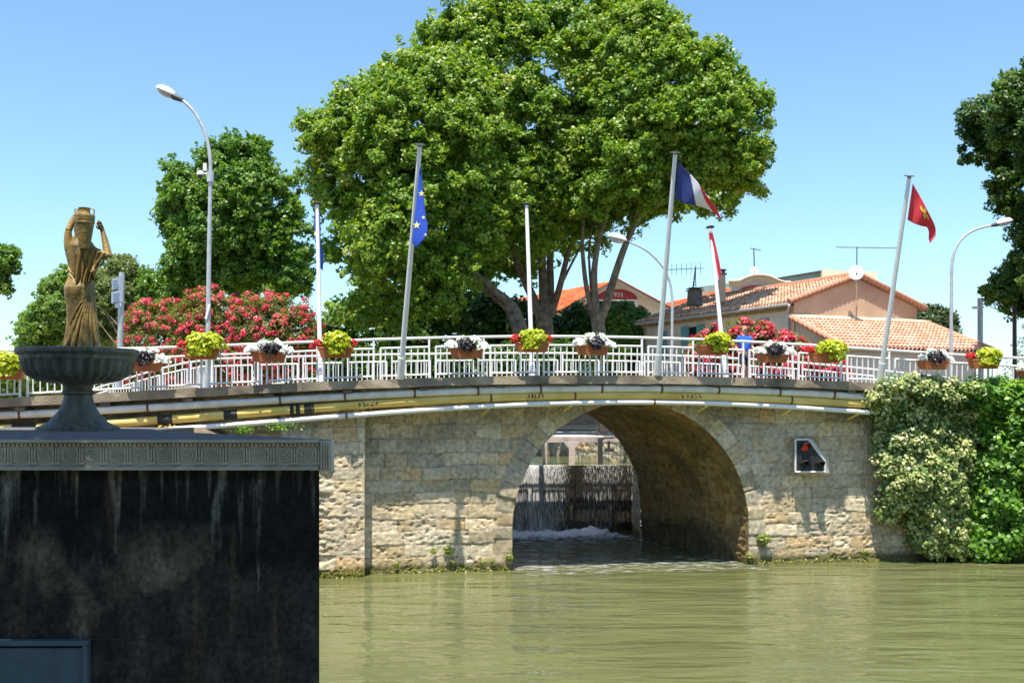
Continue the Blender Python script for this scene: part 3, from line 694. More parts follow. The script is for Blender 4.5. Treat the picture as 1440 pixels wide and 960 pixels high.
# ------------------------------------------------------------------ pipes along the face
def pipe(name, f, o, r, p0, p1, matk, label, joints, bands=(), jname='joint_collar', brack=(), jr=1.18):
    s0, s1 = face(p0, 560, o)[0], face(p1, 560, o)[0]
    t = thing(name, B((s0 + s1) / 2, o, float(f((s0 + s1) / 2))), label, 'pipe')
    ss = np.linspace(s0, s1, 90); pts = np.array([B(s, o, float(f(s))) for s in ss])
    mb = MB(); mb.tube(pts, r, 14); mb.build('pipe_run', M[matk], t, smooth=True)
    for px in joints:
        s = face(px, 560, o)[0]; m2 = MB(); m2.tube([B(s - 0.025, o, float(f(s - .025))), B(s + 0.025, o, float(f(s + .025)))], r * jr, 14); m2.build(jname, M['rust'], t, smooth=True)
        m3 = MB(); m3.box(B(s, o * 0.5 + 0.02, float(f(s)) + r * 0.5), (0.05, o, 0.05), TH); m3.build('hanger', M['rust'], t)
    for a, b in bands:
        sa, sb = face(a, 560, o)[0], face(b, 560, o)[0]; m2 = MB(); m2.tube([B(x, o, float(f(x))) for x in np.linspace(sa, sb, 4)], r * 1.05, 14); m2.build('black_sleeve', M['black'], t, smooth=True)
    for px in brack:
        s = face(px, 570, o)[0]; m2 = MB(); z = float(f(s)) - r
        m2.tube([B(s + 0.03, o + 0.03, z + 0.0), B(s - 0.10, o - 0.32, z - 0.15)], 0.045, 4); m2.build('strut', M['pipeyellow'] , t)
    return t
pipe('upper_pipe', pipe_a, 0.72, 0.10, -60, 1222, 'pipewhite', 'upper white pipe with rusty collars running just under the deck edge', [28, 208, 394, 485, 583, 672, 760, 846, 930, 1010, 1096, 1172])
pb_ = pipe('gas_pipe', pipe_b, 0.66, 0.115, -60, 1216, 'pipeyellow', 'yellow painted pipe between the two white pipes on the bridge side', [690, 808, 1112], bands=[(18, 52), (222, 243), (315, 334)], jr=1.08)
pipe('lower_pipe', pipe_c, 0.70, 0.068, 236, 1222, 'white', 'thin lower white pipe with yellow struts along the bridge side', [487, 920], brack=[686, 801, 992, 1110, 1204])
# paint marks on the yellow pipe
def scribble(name, a, b, o, f, n, h, matk, parent, seed):
    rr = random.Random(seed); mb = MB(); s0, s1 = face(a, 560, o)[0], face(b, 560, o)[0]; w = (s1 - s0) / n
    for i in range(n):
        c = s0 + (i + 0.5) * w; z = float(f(c)); pts = []
        for k in range(5): pts.append((c + rr.uniform(-.36, .36) * w, rr.uniform(-h, h)))
        r = 0.115
        P3 = [B(s, o + math.sqrt(max(0, r * r - dz * dz)) + 0.006, z + dz) for s, dz in pts]
        mb.tube(P3, 0.012, 5)
    mb.build(name, M[matk], parent)
scribble('painted_mark', 503, 532, 0.66, pipe_b, 5, 0.07, 'black', pb_, 1)
scribble('painted_mark', 740, 764, 0.66, pipe_b, 5, 0.07, 'black', pb_, 2)
scribble('painted_mark', 956, 985, 0.66, pipe_b, 5, 0.07, 'black', pb_, 3)
m2 = MB()
sa, sb = face(404, 575, 0.66)[0], face(440, 573, 0.66)[0]
for i in range(9):
    s = sa + (sb - sa) * (i + R.uniform(0, 1)) / 9; m2.tube([B(x, 0.66, float(pipe_b(x))) for x in (s, s + R.uniform(0.03, 0.10))], 0.115 * 1.03 + i * 0.0006, 14)
m2.build('painted_mark', M['black'], pb_, smooth=True)

# ------------------------------------------------------------------ water, ground
def sheet(name, poly, z, m, kind='structure'):
    mb = MB(); mb.add([(x, y, z) for x, y in poly], [tuple(range(len(poly)))]); o = mb.build(name, m, None, origin=(0, 0, z)); o['kind'] = kind; return o
bo = lambda s, o: tuple(B(s, o, 0)[:2])
sheet('canal_water', [(-45, -30), (45, -30), bo(45, -8.9), bo(-30, -8.9)], 0.0, M['water'])
chR = [bo(AC + AA + SK * FO, FO), (4.35, 40.6), (1.62, 48.7), (-4.2, 66)]
chL = [bo(AC - AA + SK * FO, FO), (-2.9, 40.0), (-5.9, 48.0), (-12, 66)]
sheet('upper_canal_water', [bo(9, -8.58), (9, 68), (-14, 68), bo(-9, -8.58)], 2.385, M['uwater'])
mb = MB(); gz = 3.15
def gadd(poly): mb.add([(x, y, gz) for x, y in poly], [tuple(range(len(poly)))])
gadd([bo(AC + AA + SK * FO, FO), bo(60, FO + 0.2), (400, 60), (400, 66), chR[3], chR[2], chR[1]])
gadd([bo(AC - AA + SK * FO, FO), chL[1], chL[2], chL[3], (-400, 66), (-400, 10), bo(-60, FO + 0.2)])
gadd([(-400, 66), (400, 66), (900, 1500), (-900, 1500)])
go = mb.build('ground', M['ground'], None, origin=(0, 0, gz)); go['kind'] = 'structure'
# lock side walls
def wallstrip(name, pts, z0, z1, label, parent=None, thick=0.5, side=1, seed=60, colmul=(1, 1, 1)):
    pts = np.array(pts, float); L = np.concatenate([[0], np.cumsum(np.hypot(*np.diff(pts, axis=0).T))]); q = np.arange(0, L[-1], 0.06)
    x = np.interp(q, L, pts[:, 0]); y = np.interp(q, L, pts[:, 1]); tx = np.gradient(x); ty = np.gradient(y); l = np.hypot(tx, ty); nx, ny = -ty / l * side, tx / l * side
    z = np.arange(z0, z1, 0.06); Q, Zz = np.meshgrid(q, z, indexing='ij'); H, C = masonry(Q, Zz, seed, rough=0.07); C = C * np.array(colmul)
    o = grid_mesh(name, np.stack([x[:, None] + nx[:, None] * H, y[:, None] + ny[:, None] * H, Zz], -1), len(q), len(z), M['stone'], None, C)
    props(o, label, 'wall'); return o
wallstrip('lock_wall', chR, -0.3, 3.2, 'sunlit rubble lock wall on the right bank behind the weir', side=1, seed=61)
wallstrip('lock_wall', chL, -0.3, 3.2, 'left lock wall beyond the weir, hidden by the arch', side=-1, seed=62)
wallstrip('lock_wall', [chL[3], chR[3]], 2.0, 3.2, 'end wall closing the upper canal far behind the arch', side=-1, seed=63)
# towpath plants on the right bank
# weir with falling water
WO = -8.55
weir = thing('lock_weir', B(AC + SK * WO, WO, 0), 'dark wet lock weir with white water falling under the arch', 'weir')
wl_, wr_ = AC - AA + SK * WO - 0.3, AC + AA + SK * WO + 1.1
mb = MB(); c = (B(wl_, WO - 0.15, 1.05) + B(wr_, WO - 0.15, 1.05)) / 2; mb.box(c, (wr_ - wl_, 0.3, 2.60), TH)
nb = 11
for i in range(nb):
    s = wl_ + (wr_ - wl_) * (i + 0.5) / nb; mb.box(B(s, WO + 0.02 + R.uniform(0, .04), 1.0), ((wr_ - wl_) / nb * 0.93, 0.06, 2.55 + R.uniform(-.1, 0.1)), TH)
mb.build('weir_boards', M['weir'], weir)
sF = np.linspace(wl_, wr_, 140); tF = np.linspace(0, 1, 40); SF, TF = np.meshgrid(sF, tF, indexing='ij')
of = WO + 0.05 + 0.32 * TF ** 0.55 + 0.05 * (fbm(SF * 3, TF * 1.2, 3) - 0.5); zf = 2.415 - 2.43 * np.clip(TF - 0.03, 0, 1) ** 1.25
pf = (FP(1, 1, 0) * 0)[0]
def pxs(px): return face(px, 690, WO)[0]
dens = np.interp(SF, [pxs(735), pxs(748), pxs(790), pxs(800), pxs(812), pxs(820), pxs(850), pxs(884)], [0.50, 0.56, 0.44, 0.30, 0.14, 0.36, 0.40, 0.32])
dens = dens + np.clip(0.3 - TF, 0, 1) * 0.35 * (dens > 0.55) - 0.06 * TF + 0.05 * np.clip(TF - 0.85, 0, 1)
grid_mesh('falling_water', np.stack([SF * CT + of * ST, OY + SF * ST - of * CT, zf], -1), 140, 40, M['fall'], weir, rnd=dens)
# foam below the weir; thinner flecks at the arch mouth paint sun sparkle
sF = np.linspace(-1.5, 1.0, 100); u = np.linspace(0, 1, 120); UU, OO = np.meshgrid(u, np.linspace(WO + 0.1, 2.6, 160), indexing='ij')
SF = AC + SK * OO + (UU * 2 - 1) * (AA - 0.05)
den = np.interp(OO, [WO, WO + 0.7, WO + 1.3, WO + 2.3, -2.5, -0.5, 0.9, 2.0], [1.0, 0.92, 0.70, 0.48, 0.36, 0.42, 0.38, 0.15]) - 0.10 * np.clip(UU - 0.55, 0, 1) * (OO < -2)
den = np.minimum(den, 0.30 + 3.0 * np.minimum(UU, 1 - UU) + 0.3)
zf = 0.012 + 0.42 * np.clip(fbm(SF * 2.6, OO * 2.6, 13, 5) - 0.38, 0, 1) * np.clip((-OO - 5.2) / 2.2, 0.02, 1.4)
fo = grid_mesh('foam', np.stack([SF * CT + OO * ST, OY + SF * ST - OO * CT, zf], -1), 120, 160, M['foam'], None, rnd=den); fo['kind'] = 'stuff'
props(fo, 'white churning foam below the weir, with flecks painted as sun sparkle at the arch mouth', 'foam')
# lock gate frame above the weir
gate = thing('lock_gate', P(828, 655, 39.4) * np.array((1, 1, 0)) + np.array((0, 0, 2.3)), 'pale timber lock gate frame with flared posts seen through the arch', 'lock gate')
mb = MB(); a = P(752, 617.5, 39.6); b = P(884, 617.5, 40.4); mb.box((a + b) / 2, (np.linalg.norm(b - a), 0.35, 0.20), math.atan2(b[1] - a[1], b[0] - a[0])); mb.build('walkway_beam', M['gatewood'], gate)
def gpost(pxa, w, flare, matk, Y=39.4, yb=664):
    mb = MB(); zt = P(0, 621, Y)[2]; zb = P(0, yb, Y)[2]; x = P(pxa, 0, Y)[0]
    if flare:
        pr = [(-flare, 0), (flare, 0), (flare * .8, -.10), (w, -0.24), (w, -(zt - zb)), (0, -(zt - zb) - 0.16), (-w, -(zt - zb)), (-w, -0.24), (-flare * .8, -.10)]
    else: pr = [(-w, 0.15), (w, 0.15), (w, -(zt - zb)), (0, -(zt - zb) - 0.14), (-w, -(zt - zb))]
    mb.prism([(x + q[0], Y - 0.15, zt + q[1]) for q in pr], (0, 0.25, 0)); mb.build('gate_post', M[matk], gate)
gpost(804, 0.11, 0.30, 'gatewood'); gpost(766, 0.085, 0.0, 'gatewood', yb=656); gpost(844, 0.08, 0, 'darkmetal', yb=655)
mb = MB(); mb.tube([P(844, 619, 39.3), P(850, 615, 39.3), P(864, 614, 39.3)], 0.055, 6); mb.tube([P(856, 620, 39.3), P(856, 630, 39.3)], 0.05, 6); mb.box(P(857, 632.5, 39.3), (0.34, 0.12, 0.12)); mb.build('winding_gear', M['darkmetal'], gate)
mb = MB()
for px in (856, 872, 878): mb.tube([P(px, 612, 40.8), P(px, 652, 40.8)], 0.012, 5)
mb.tube([P(845, 612, 40.8), P(884, 616, 40.8)], 0.014, 5); mb.tube([P(848, 638, 40.8), P(884, 638, 40.8)], 0.010, 5); mb.build('guard_rail', M['darkmetal'], gate)
M['paving'] = mat('sunlit_toned_paving', (0.62, 0.57, 0.50), 0.9, 0.08, 1.5)
sheet('sunlit_toned_quay', [(4.9, 40.6), (2.15, 48.7), (-3.6, 66), (10, 66), (9, 41)], gz + 0.006, M['paving'])  # sheet coloured lighter to stand for sunlight on the shaded quay
# brown shed and post beyond
shed = thing('boarded_shed', (4.8, 62, gz), 'brown boarded shed standing on the pale quay beyond the lock', 'shed')
mb = MB(); a = P(790, 600, 61.0); mb.box((a[0] + 1.3, 62, gz + 1.3), (3.6, 2.4, 1.9)); mb.build('wall', M['wood'], shed)
mb = MB(); mb.box((a[0] + 1.3, 60.76, gz + 1.02), (3.66, 0.05, 0.05)); mb.build('rail', M['corbel'], shed)
mb = MB(); mb.box((a[0] + 1.3, 62, gz + 0.2), (3.4, 2.2, 0.3)); mb.build('plinth', M['cream'], shed)
mb = MB(); mb.prism([(a[0] - 0.8, 60.6, gz + 2.26), (a[0] + 3.4, 60.6, gz + 2.26), (a[0] + 3.4, 60.6, gz + 2.36), (a[0] - 0.8, 60.6, gz + 2.36)], (0, 2.8, 0.0)); mb.build('roof', M['corbel'], shed)
mb = MB(); mb.tube([P(839.5, 616, 50) , P(839.5, 588, 50)], 0.06, 8); mb.build('mooring_post', M['darkmetal'], None); props(bpy.data.objects['mooring_post'], 'thin black post on the quay seen under the arch', 'post')
mb = MB(); mb.box(P(849, 603, 52) , (0.36, 0.5, 0.72)); o = mb.build('brown_cabinet', M['wood'], None, bevel=0.02); props(o, 'small brown cabinet beside the black post under the arch', 'cabinet')

# bank behind the terrace
xs = np.linspace(-45, -5.2, 120); ys = np.linspace(9, 29.5, 60); X, Yy = np.meshgrid(xs, ys, indexing='ij')
edge = -1.9 - np.clip(Yy - 10, 0, 30) * 0.36 - 0.5
Z = 3.93 + 0.20 * (fbm(X * .6, Yy * .6, 5) - 0.5) - np.clip(X - (-7.6 + 0 * Yy), 0, 3) * 2.6 + np.clip(Yy - 24, 0, 5) * 0.012
Z = np.where((Yy < 15.5) & (X > -20), np.minimum(Z, 3.9), Z)
bk = grid_mesh('earth_bank', np.stack([X, Yy, Z], -1), 120, 60, M['soil'], None); bk['kind'] = 'structure'

# approach road bending away at the back left
rp = [(330, 503, 38.4), (300, 505, 39.0), (260, 510, 39.6), (228, 517.5, 40.2), (195, 527, 40.9), (150, 541, 42), (110, 553, 43), (40, 572, 45)]
V = []; mb = MB()
for a_, b_, c_ in rp:
    q = P(a_, b_, c_) - np.array((0, 0, 1.03)); V += [(q[0] + .3, q[1] + 1.5, 3.0), (q[0] + 0.1, q[1] + 0.2, q[2]), (q[0] - 0.4, q[1] - 1.9, q[2]), (q[0] - .6, q[1] - 2.6, 3.0)]
mb.add(V, [(i * 4 + j, i * 4 + j + 1, (i + 1) * 4 + j + 1, (i + 1) * 4 + j) for i in range(len(rp) - 1) for j in range(3)])
o = mb.build('ramp_path', M['ground'], None, origin=(0, 0, 3)); o['kind'] = 'structure'

# ------------------------------------------------------------------ railings
def railing(name, base, top, label, module=1.46, nbal=7, gap=0.18):
    """base, top: (n,3) points along the line"""
    base = np.asarray(base); top = np.asarray(top)
    L = np.concatenate([[0], np.cumsum(np.hypot(*np.diff(base[:, :2], axis=0).T))])
    fb = lambda q: np.array([np.interp(q, L, base[:, a]) for a in range(3)]); ft = lambda q: np.array([np.interp(q, L, top[:, a]) for a in range(3)])
    t = thing(name, fb(L[-1] / 2), label, 'railing')
    qs = np.linspace(0, L[-1], max(12, int(L[-1] / 0.5)))
    mb = MB(); mb.tube(np.array([ft(q) for q in qs]), 0.036, 8); mb.build('handrail', M['railwhite'], t, smooth=True)
    nmod = int(L[-1] / module); 
    for i in range(nmod):
        q0 = i * module; q1 = q0 + gap; q2 = (i + 1) * module
        for k, q in enumerate((q0, q1)):
            b = fb(q); u = ft(q); mb = MB(); d = fb(min(q + .1, L[-1])) - fb(q); an = math.atan2(d[1], d[0])
            hh = (u[2] - b[2]) if k == 0 else (u[2] - 0.22 - b[2])
            mb.box((b + u) / 2 * np.array((1, 1, 0)) + np.array((0, 0, b[2] + hh / 2)), (0.05, 0.05, hh), an); mb.build('post', M['railwhite'], t)
        mb = MB(); qq = np.linspace(q1, q2, 5)
        hi = lambda q: ft(q) * np.array((1, 1, 0)) + np.array((0, 0, ft(q)[2] - 0.24)); lo = lambda q: fb(q) + np.array((0, 0, 0.09))
        mb.tube(np.array([hi(q) for q in qq]), 0.028, 4); mb.tube(np.array([lo(q) for q in qq]), 0.026, 4)
        for j in range(nbal):
            q = q1 + (q2 - q1) * (j + 0.75) / (nbal + 0.5); mb.tube([lo(q), hi(q)], 0.018, 5)
        mb.build('baluster_panel', M['railwhite'], t)
    return t
sn = np.linspace(-15.5, 17.0, 80)
railing('bridge_railing', [B(s, 0.78, float(slab_top(s))) for s in sn], [B(s, 0.78, float(rail_top(s))) for s in sn], 'white baluster railing on the near edge of the bridge, hung with flower boxes')
sfar = np.linspace(17.5, -9.2, 60)
fb_ = [B(s, -6.85, float(far_top(s)) - 1.06) for s in sfar]; ft_ = [B(s, -6.85, float(far_top(s))) for s in sfar]
tail = [(300, 505, 39.0), (260, 510, 39.6), (228, 517.5, 40.2), (195, 527, 40.9), (150, 541, 42), (110, 553, 43)]
for px, py, Y in tail:
    p = P(px, py, Y); ft_.append(p); fb_.append(p - np.array((0, 0, 1.0)))
railing('bridge_railing', fb_, ft_, 'white baluster railing on the far side of the road, sloping down at the left')

# ------------------------------------------------------------------ fountain terrace
TZ = P(0, 618, 10)[2]; TB = P(0, 661, 10)[2]
ter = thing('terrace', (-6, 12, 0), 'dark stained terrace wall with grey moulded frieze carrying the fountain', 'terrace wall')
XR = P(449, 0, 10.03)[0]
mb = MB()
edge = [(XR, 10.03), (-3.95, 12.8), (-4.85, 14.0), (-4.9, 16.0), (-24, 16.0), (-24, 10.03)]
nx_ = 6
mb.prism([(x, y, -0.5) for x, y in edge], (0, 0, TB + 0.5)); mb.build('wall', M['plinth'], ter)
mb = MB(); XF = P(468, 0, 10)[0]
top = [(XF - 0.02, 9.95), (XF - 0.02, 10.02), (-3.85, 12.8), (-4.75, 14.0), (-4.8, 16.1), (-24, 16.1), (-24, 9.95)]
mb.prism([(x, y, TB + 0.003) for x, y in top], (0, 0, TZ - TB - 0.003)); mb.build('coping', mat('dark_gravelly_coping', (0.09, 0.085, 0.09), 0.95, 0.5, 9, 0.7, 60, base2=(0.20, 0.185, 0.18)), ter)
# frieze relief on the front of the coping
mb = MB(); yF = 9.95
px = 150.0
def fz(py): return P(0, py, yF)[2]
def fx(px_): return P(px_, 0, yF)[0]
mb.box((fx(0) * 0.5 + fx(447) * .5 - 2.5, yF - 0.03, (fz(618) + fz(622)) / 2), (fx(452) - fx(0) + 5.0, 0.06, fz(618) - fz(622)))
mb.box((fx(0) * 0.5 + fx(447) * .5 - 2.5, yF - 0.02, (fz(656) + fz(660.5)) / 2), (fx(452) - fx(0) + 5.0, 0.04, fz(656) - fz(660.5)))
mb.box((fx(0) * 0.5 + fx(447) * .5 - 2.5, yF - 0.001, (fz(621.7) + fz(656.3)) / 2), (fx(452) - fx(0) + 5.0, 0.008, fz(621.7) - fz(656.3)))
x = 450.0; period = 67.0
k = 0
while x > -400:
    x0 = x - period
    for j in range(11):       # dentils
        c = x0 + period * (j + 0.5) / 11; mb.box((fx(c), yF - 0.018, fz(625)), (0.022, 0.036, 0.026))
    mb.box((fx(x0 + 1), yF - 0.003, fz(642)), (0.006, 0.01, 0.24))
    for cxr in (x0 + 0.22 * period, x0 + 0.74 * period):      # rosettes
        c = np.array((fx(cxr), yF, fz(639)))
        for rr_, d, tr in ((0.054, 0.022, 0.010), (0.031, 0.024, 0.008)):
            a = np.linspace(0, 2 * math.pi, 25); mb.tube(np.stack([c[0] + rr_ * np.cos(a), np.full(25, yF - d * 0.5), c[2] + rr_ * np.sin(a)], 1), tr, 6, caps=False)
        mb.ball(c - np.array((0, 0.010, 0)), (0.015, 0.016, 0.015), 6)
        mb.box((c[0], yF - 0.004, fz(648.5)), (0.16, 0.012, 0.010))
    for cxr in (x0 + 0.48 * period, x0 + 0.985 * period):      # triglyph bars
        for j in (-1, 0, 1): mb.box((fx(cxr) + j * 0.024, yF - 0.016, fz(639.5)), (0.015, 0.032, 0.125))
        mb.box((fx(cxr), yF - 0.012, fz(651)), (0.085, 0.026, 0.022))
    x -= period
mb.build('frieze', M['frieze'], ter)
mb = MB(); cx_ = (fx(452) + fx(468)) / 2; w_ = fx(468) - fx(452)
mb.box((cx_, yF + 0.0, (fz(619) + fz(661.5)) / 2), (w_, 0.16, fz(619) - fz(661.5)))
for j in range(4): mb.box((cx_ + (j - 1.5) * w_ / 4.6, yF - 0.085, fz(640)), (w_ / 8, 0.03, 0.24))
mb.build('corner_block', M['frieze'], ter, bevel=0.004)
# plank joints on the concrete face
mb = MB()
for py in (834, 898.5): xe = P(445, 0, 10.03)[0]; mb.box((xe - 6.0, 10.029, P(0, py, 10.03)[2]), (12.0, 0.006, 0.007))
mb.build('joint', M['black'], ter)
door = thing('metal_hatch', (P(60, 0, 9.9)[0], 9.98, 0.4), 'blue grey metal hatch with raised frame low on the terrace wall', 'hatch')
zt = P(0, 903, 9.97)[2]; xa_, xb_ = P(-300, 0, 9.97)[0], P(125, 0, 9.97)[0]
mb = MB(); mb.box(((xa_ + xb_) / 2, 9.99, zt / 2 - 0.2), (xb_ - xa_ - 0.06, 0.04, zt + 0.3)); mb.build('panel', M['blue_door'], door)
mb = MB(); mb.box(((xa_ + xb_) / 2, 9.975, zt), (xb_ - xa_, 0.09, 0.05)); mb.box((xb_ - 0.025, 9.975, zt / 2 - 0.225), (0.05, 0.09, zt + 0.40)); mb.build('frame', M['blue_door'], door, bevel=0.006)

# ------------------------------------------------------------------ fountain basin and statue
FY = 14.0; FXc = P(110, 0, FY)[0]; q_ = FY / F
def zz(py): return EYE + (HY - py) * q_
fbz = TZ
basin = thing('fountain_basin', (FXc, FY, fbz), 'dark green fluted fountain bowl on a pedestal standing on the terrace', 'fountain')
mb = MB()
pr = [(0.52, 0), (0.52, 0.035), (0.50, 0.06), (0.43, 0.085), (0.36, 0.13), (0.33, 0.19), (0.27, 0.25), (0.225, 0.33), (0.19, 0.44), (0.175, 0.52), (0.205, 0.545), (0.205, 0.575), (0.175, 0.60), (0.185, 0.66), (0.22, 0.72)]
sc = (zz(537) - fbz) / 0.72
mb.lathe([(r, z * sc) for r, z in pr], (FXc, FY, fbz), 40); mb.build('pedestal', M['fountain'], basin, smooth=True)
mb = MB(); zb = zz(538) - fbz
pr = [(0.20, zb - 0.02), (0.40, zb), (0.52, zb + 0.03), (0.62, zb + 0.085), (0.68, zb + 0.16), (0.70, zb + 0.25), (0.70, zb + 0.285), (0.715, zb + 0.30), (0.715, zb + 0.345), (0.74, zb + 0.36), (0.765, zb + 0.385), (0.765, zb + 0.425), (0.74, zb + 0.44), (0.69, zb + 0.435), (0.66, zb + 0.40), (0.55, zb + 0.30), (0.2, zb + 0.26)]
mb.lathe(pr, (FXc, FY, fbz), 160, rib=32, ribamp=0.07, ribz=(zb + 0.01, zb + 0.265)); mb.build('bowl', M['fountain'], basin, smooth=True)

sx = lambda px_: (px_ - CX) * q_
stz = fbz + zb + 0.26
st = thing('statue', (sx(113), FY, stz), 'golden brown statue of a draped woman carrying a jar, seen from behind', 'statue')
rows = [(496, 90, 141), (490, 91, 140.5), (478, 93, 138), (465, 95.6, 137), (452, 97, 136), (440, 96.5, 134.5), (427, 94.5, 133.5), (415, 92, 133), (405, 91, 133), (398, 93, 132), (392, 96, 131), (385, 98, 130), (375, 97, 130), (366, 95, 131), (358, 93, 133), (350, 92.5, 133), (343, 94, 131), (337, 99, 126), (331, 106, 122), (324, 110, 121)]
pyv = np.array([r[0] for r in rows], float)[::-1]; lv = np.array([r[1] for r in rows], float)[::-1]; rv_ = np.array([r[2] for r in rows], float)[::-1]
ny_, na_ = 150, 96; pyq = np.linspace(496, 324, ny_); th = np.linspace(0, 2 * math.pi, na_ + 1)
lq = np.interp(pyq, pyv, lv); rq = np.interp(pyq, pyv, rv_)
dep = np.interp(pyq, [324, 337, 345, 360, 375, 392, 405, 425, 450, 496], [0.07, 0.09, 0.13, 0.145, 0.135, 0.125, 0.165, 0.155, 0.16, 0.20])
T_, Yq = np.meshgrid(th, pyq, indexing='xy')
cx2 = sx((lq + rq) / 2)[:, None]; rx2 = ((rq - lq) / 2 * q_)[:, None]
leg = np.clip((Yq - 405) / 40, 0, 1)
# skirt folds: fall from the right hip towards the left hem, deepest near the hem
ph = T_ * 11 + (Yq - 400) * 0.055 + 1.2 * np.sin(T_ * 2 + Yq * 0.02)
fold = leg * (0.17 * np.abs(np.sin(ph * 0.5)) ** 0.7 - 0.10) + leg * 0.045 * np.sin(T_ * 21 - Yq * 0.06)
bod = (1 - leg) * 0.018 * np.sin(T_ * 9 + Yq * 0.22)
# thigh bulge and wedge-shaped hollow between the legs on the back
bk_ = np.clip(-np.sin(T_), 0, 1)
wedge = -0.22 * leg * np.exp(-((T_ - (4.95 - (Yq - 405) * 0.0045)) / 0.16) ** 2) * np.clip((Yq - 410) / 20, 0, 1)
butt = 0.13 * np.exp(-((Yq - 408) / 12) ** 2) * (np.exp(-((T_ - 4.35) / 0.45) ** 2) + 0.8 * np.exp(-((T_ - 5.15) / 0.4) ** 2))
m_ = 1 + fold + bod + wedge + butt
V = np.stack([cx2 + rx2 * np.cos(T_) * m_, FY + dep[:, None] * np.sin(T_) * m_, np.broadcast_to(zz(Yq), T_.shape)], -1)
grid_mesh('figure', V, ny_, na_ + 1, M['bronze'], st)
mb = MB()
def skirt(px_, py_, out=0.0):
    c = np.interp(py_, pyq[::-1], ((lq + rq) / 2)[::-1]); w = np.interp(py_, pyq[::-1], ((rq - lq) / 2)[::-1]); d = np.interp(py_, pyq[::-1], dep[::-1])
    t_ = min(0.985, max(-0.985, (px_ - c) / w)); return np.array((sx(px_), FY - d * math.sqrt(1 - t_ * t_) * 0.99 - out, zz(py_)))
for a_, b_, c_, r_ in (((131.5, 424), (135.0, 455), (138.5, 494), .026), ((130.5, 424), (131.0, 455), (133, 494), .024), ((129.5, 424), (126.5, 455), (127, 494), .026), ((129, 423), (122, 452), (119.5, 494), .022), ((128.5, 422), (118, 448), (110, 494), .026), ((128, 420), (114, 444), (100.5, 494), .024), ((127, 418), (110, 436), (93.5, 490), .020), ((113, 460), (104, 475), (95, 493), .016)):
    n_ = 16; q = [(1 - f) ** 2 * np.array(a_) + 2 * f * (1 - f) * np.array(b_) + f * f * np.array(c_) for f in np.linspace(0, 1, n_)]
    mb.tube(np.array([skirt(x_, y_) for x_, y_ in q]), r_ * (0.35 + 0.9 * np.linspace(0, 1, n_)), 8)
for a_, b_, r_ in (((93, 404), (131, 413), .016), ((97, 398), (128, 401), .018), ((99, 380), (112, 396), .014), ((97, 372), (108, 386), .012)):
    q = [np.array(a_) + (np.array(b_) - np.array(a_)) * f + np.array((0, 2.5 * math.sin(f * 3.14))) for f in np.linspace(0, 1, 12)]; mb.tube(np.array([skirt(x_, y_) for x_, y_ in q]), r_ * np.sin(np.linspace(0.25, 2.9, 12)), 8)
mb.build('skirt_folds', M['bronze'], st, smooth=True)
mb = MB()
Yd = FY - 0.05
def sp(px_, py_, dy=0.0): return np.array((sx(px_), Yd + dy, zz(py_)))
def hand(mb, w, d, sc=1.0):
    w = np.asarray(w); d = np.asarray(d) / np.linalg.norm(d); s = np.cross(d, (0, 1, 0)); s /= np.linalg.norm(s)
    mb.tube([w, w + d * 0.045 * sc, w + d * 0.08 * sc], [0.026 * sc, 0.036 * sc, 0.030 * sc], 8)
    for i, l in enumerate((0.07, 0.082, 0.076, 0.058)):
        b = w + d * 0.075 * sc + s * (i - 1.5) * 0.017 * sc; mb.tube([b, b + d * l * 0.55 * sc, b + d * l * sc + np.array((0, 0.02, -0.012))], [0.010 * sc, 0.009 * sc, 0.006 * sc], 6)
    b = w + d * 0.02 * sc + s * 0.03 * sc; mb.tube([b, b + d * 0.035 * sc + s * 0.02 * sc, b + d * 0.06 * sc + s * 0.02 * sc], [0.012 * sc, 0.010 * sc, 0.007 * sc], 6)
mb.tube([sp(101, 350, 0.02), sp(98.5, 340), sp(98, 330), sp(98.5, 325)], [0.085, 0.06, 0.048, 0.042], 12)
mb.tube([sp(98.5, 325), sp(101, 316, 0.03), sp(105.5, 304, 0.05), sp(107.5, 301.5, 0.06)], [0.043, 0.042, 0.030, 0.024], 12)
hand(mb, sp(107, 302, 0.06), sp(115, 299.5, 0.04) - sp(107, 302, 0.06), 1.0)
mb.tube([sp(124, 351, 0.04), sp(134, 356), sp(145, 359), sp(153, 360.5, 0.02)], [0.10, 0.075, 0.062, 0.05], 12)
mb.tube([sp(153, 361, 0.02), sp(150, 349, 0.05), sp(145, 332, 0.08), sp(142.5, 322, 0.08)], [0.052, 0.05, 0.036, 0.028], 12)
hand(mb, sp(142.5, 323, 0.08), sp(139.5, 312, 0.02) - sp(142.5, 323, 0.08), 1.0)
mb.build('arms', M['bronze'], st, smooth=True)
mb = MB(); mb.tube([sp(114, 338, 0.02), sp(116, 330, 0.02)], [0.065, 0.06], 12); mb.ball(sp(117.5, 322, 0.06), (0.085, 0.105, 0.125), 12)
mb.ball(sp(117.5, 322, 0.165), (0.014, 0.02, 0.022), 6)
mb.build('head', M['bronze'], st, smooth=True)
mb = MB(); mb.ball(sp(116.5, 320, 0.03), (0.095, 0.105, 0.125), 12); mb.tube([sp(111, 314, 0.03), sp(110.5, 324, 0.0), sp(112, 336, 0.0)], [0.04, 0.045, 0.03], 8); mb.build('hair', M['bronze'], st, smooth=True)
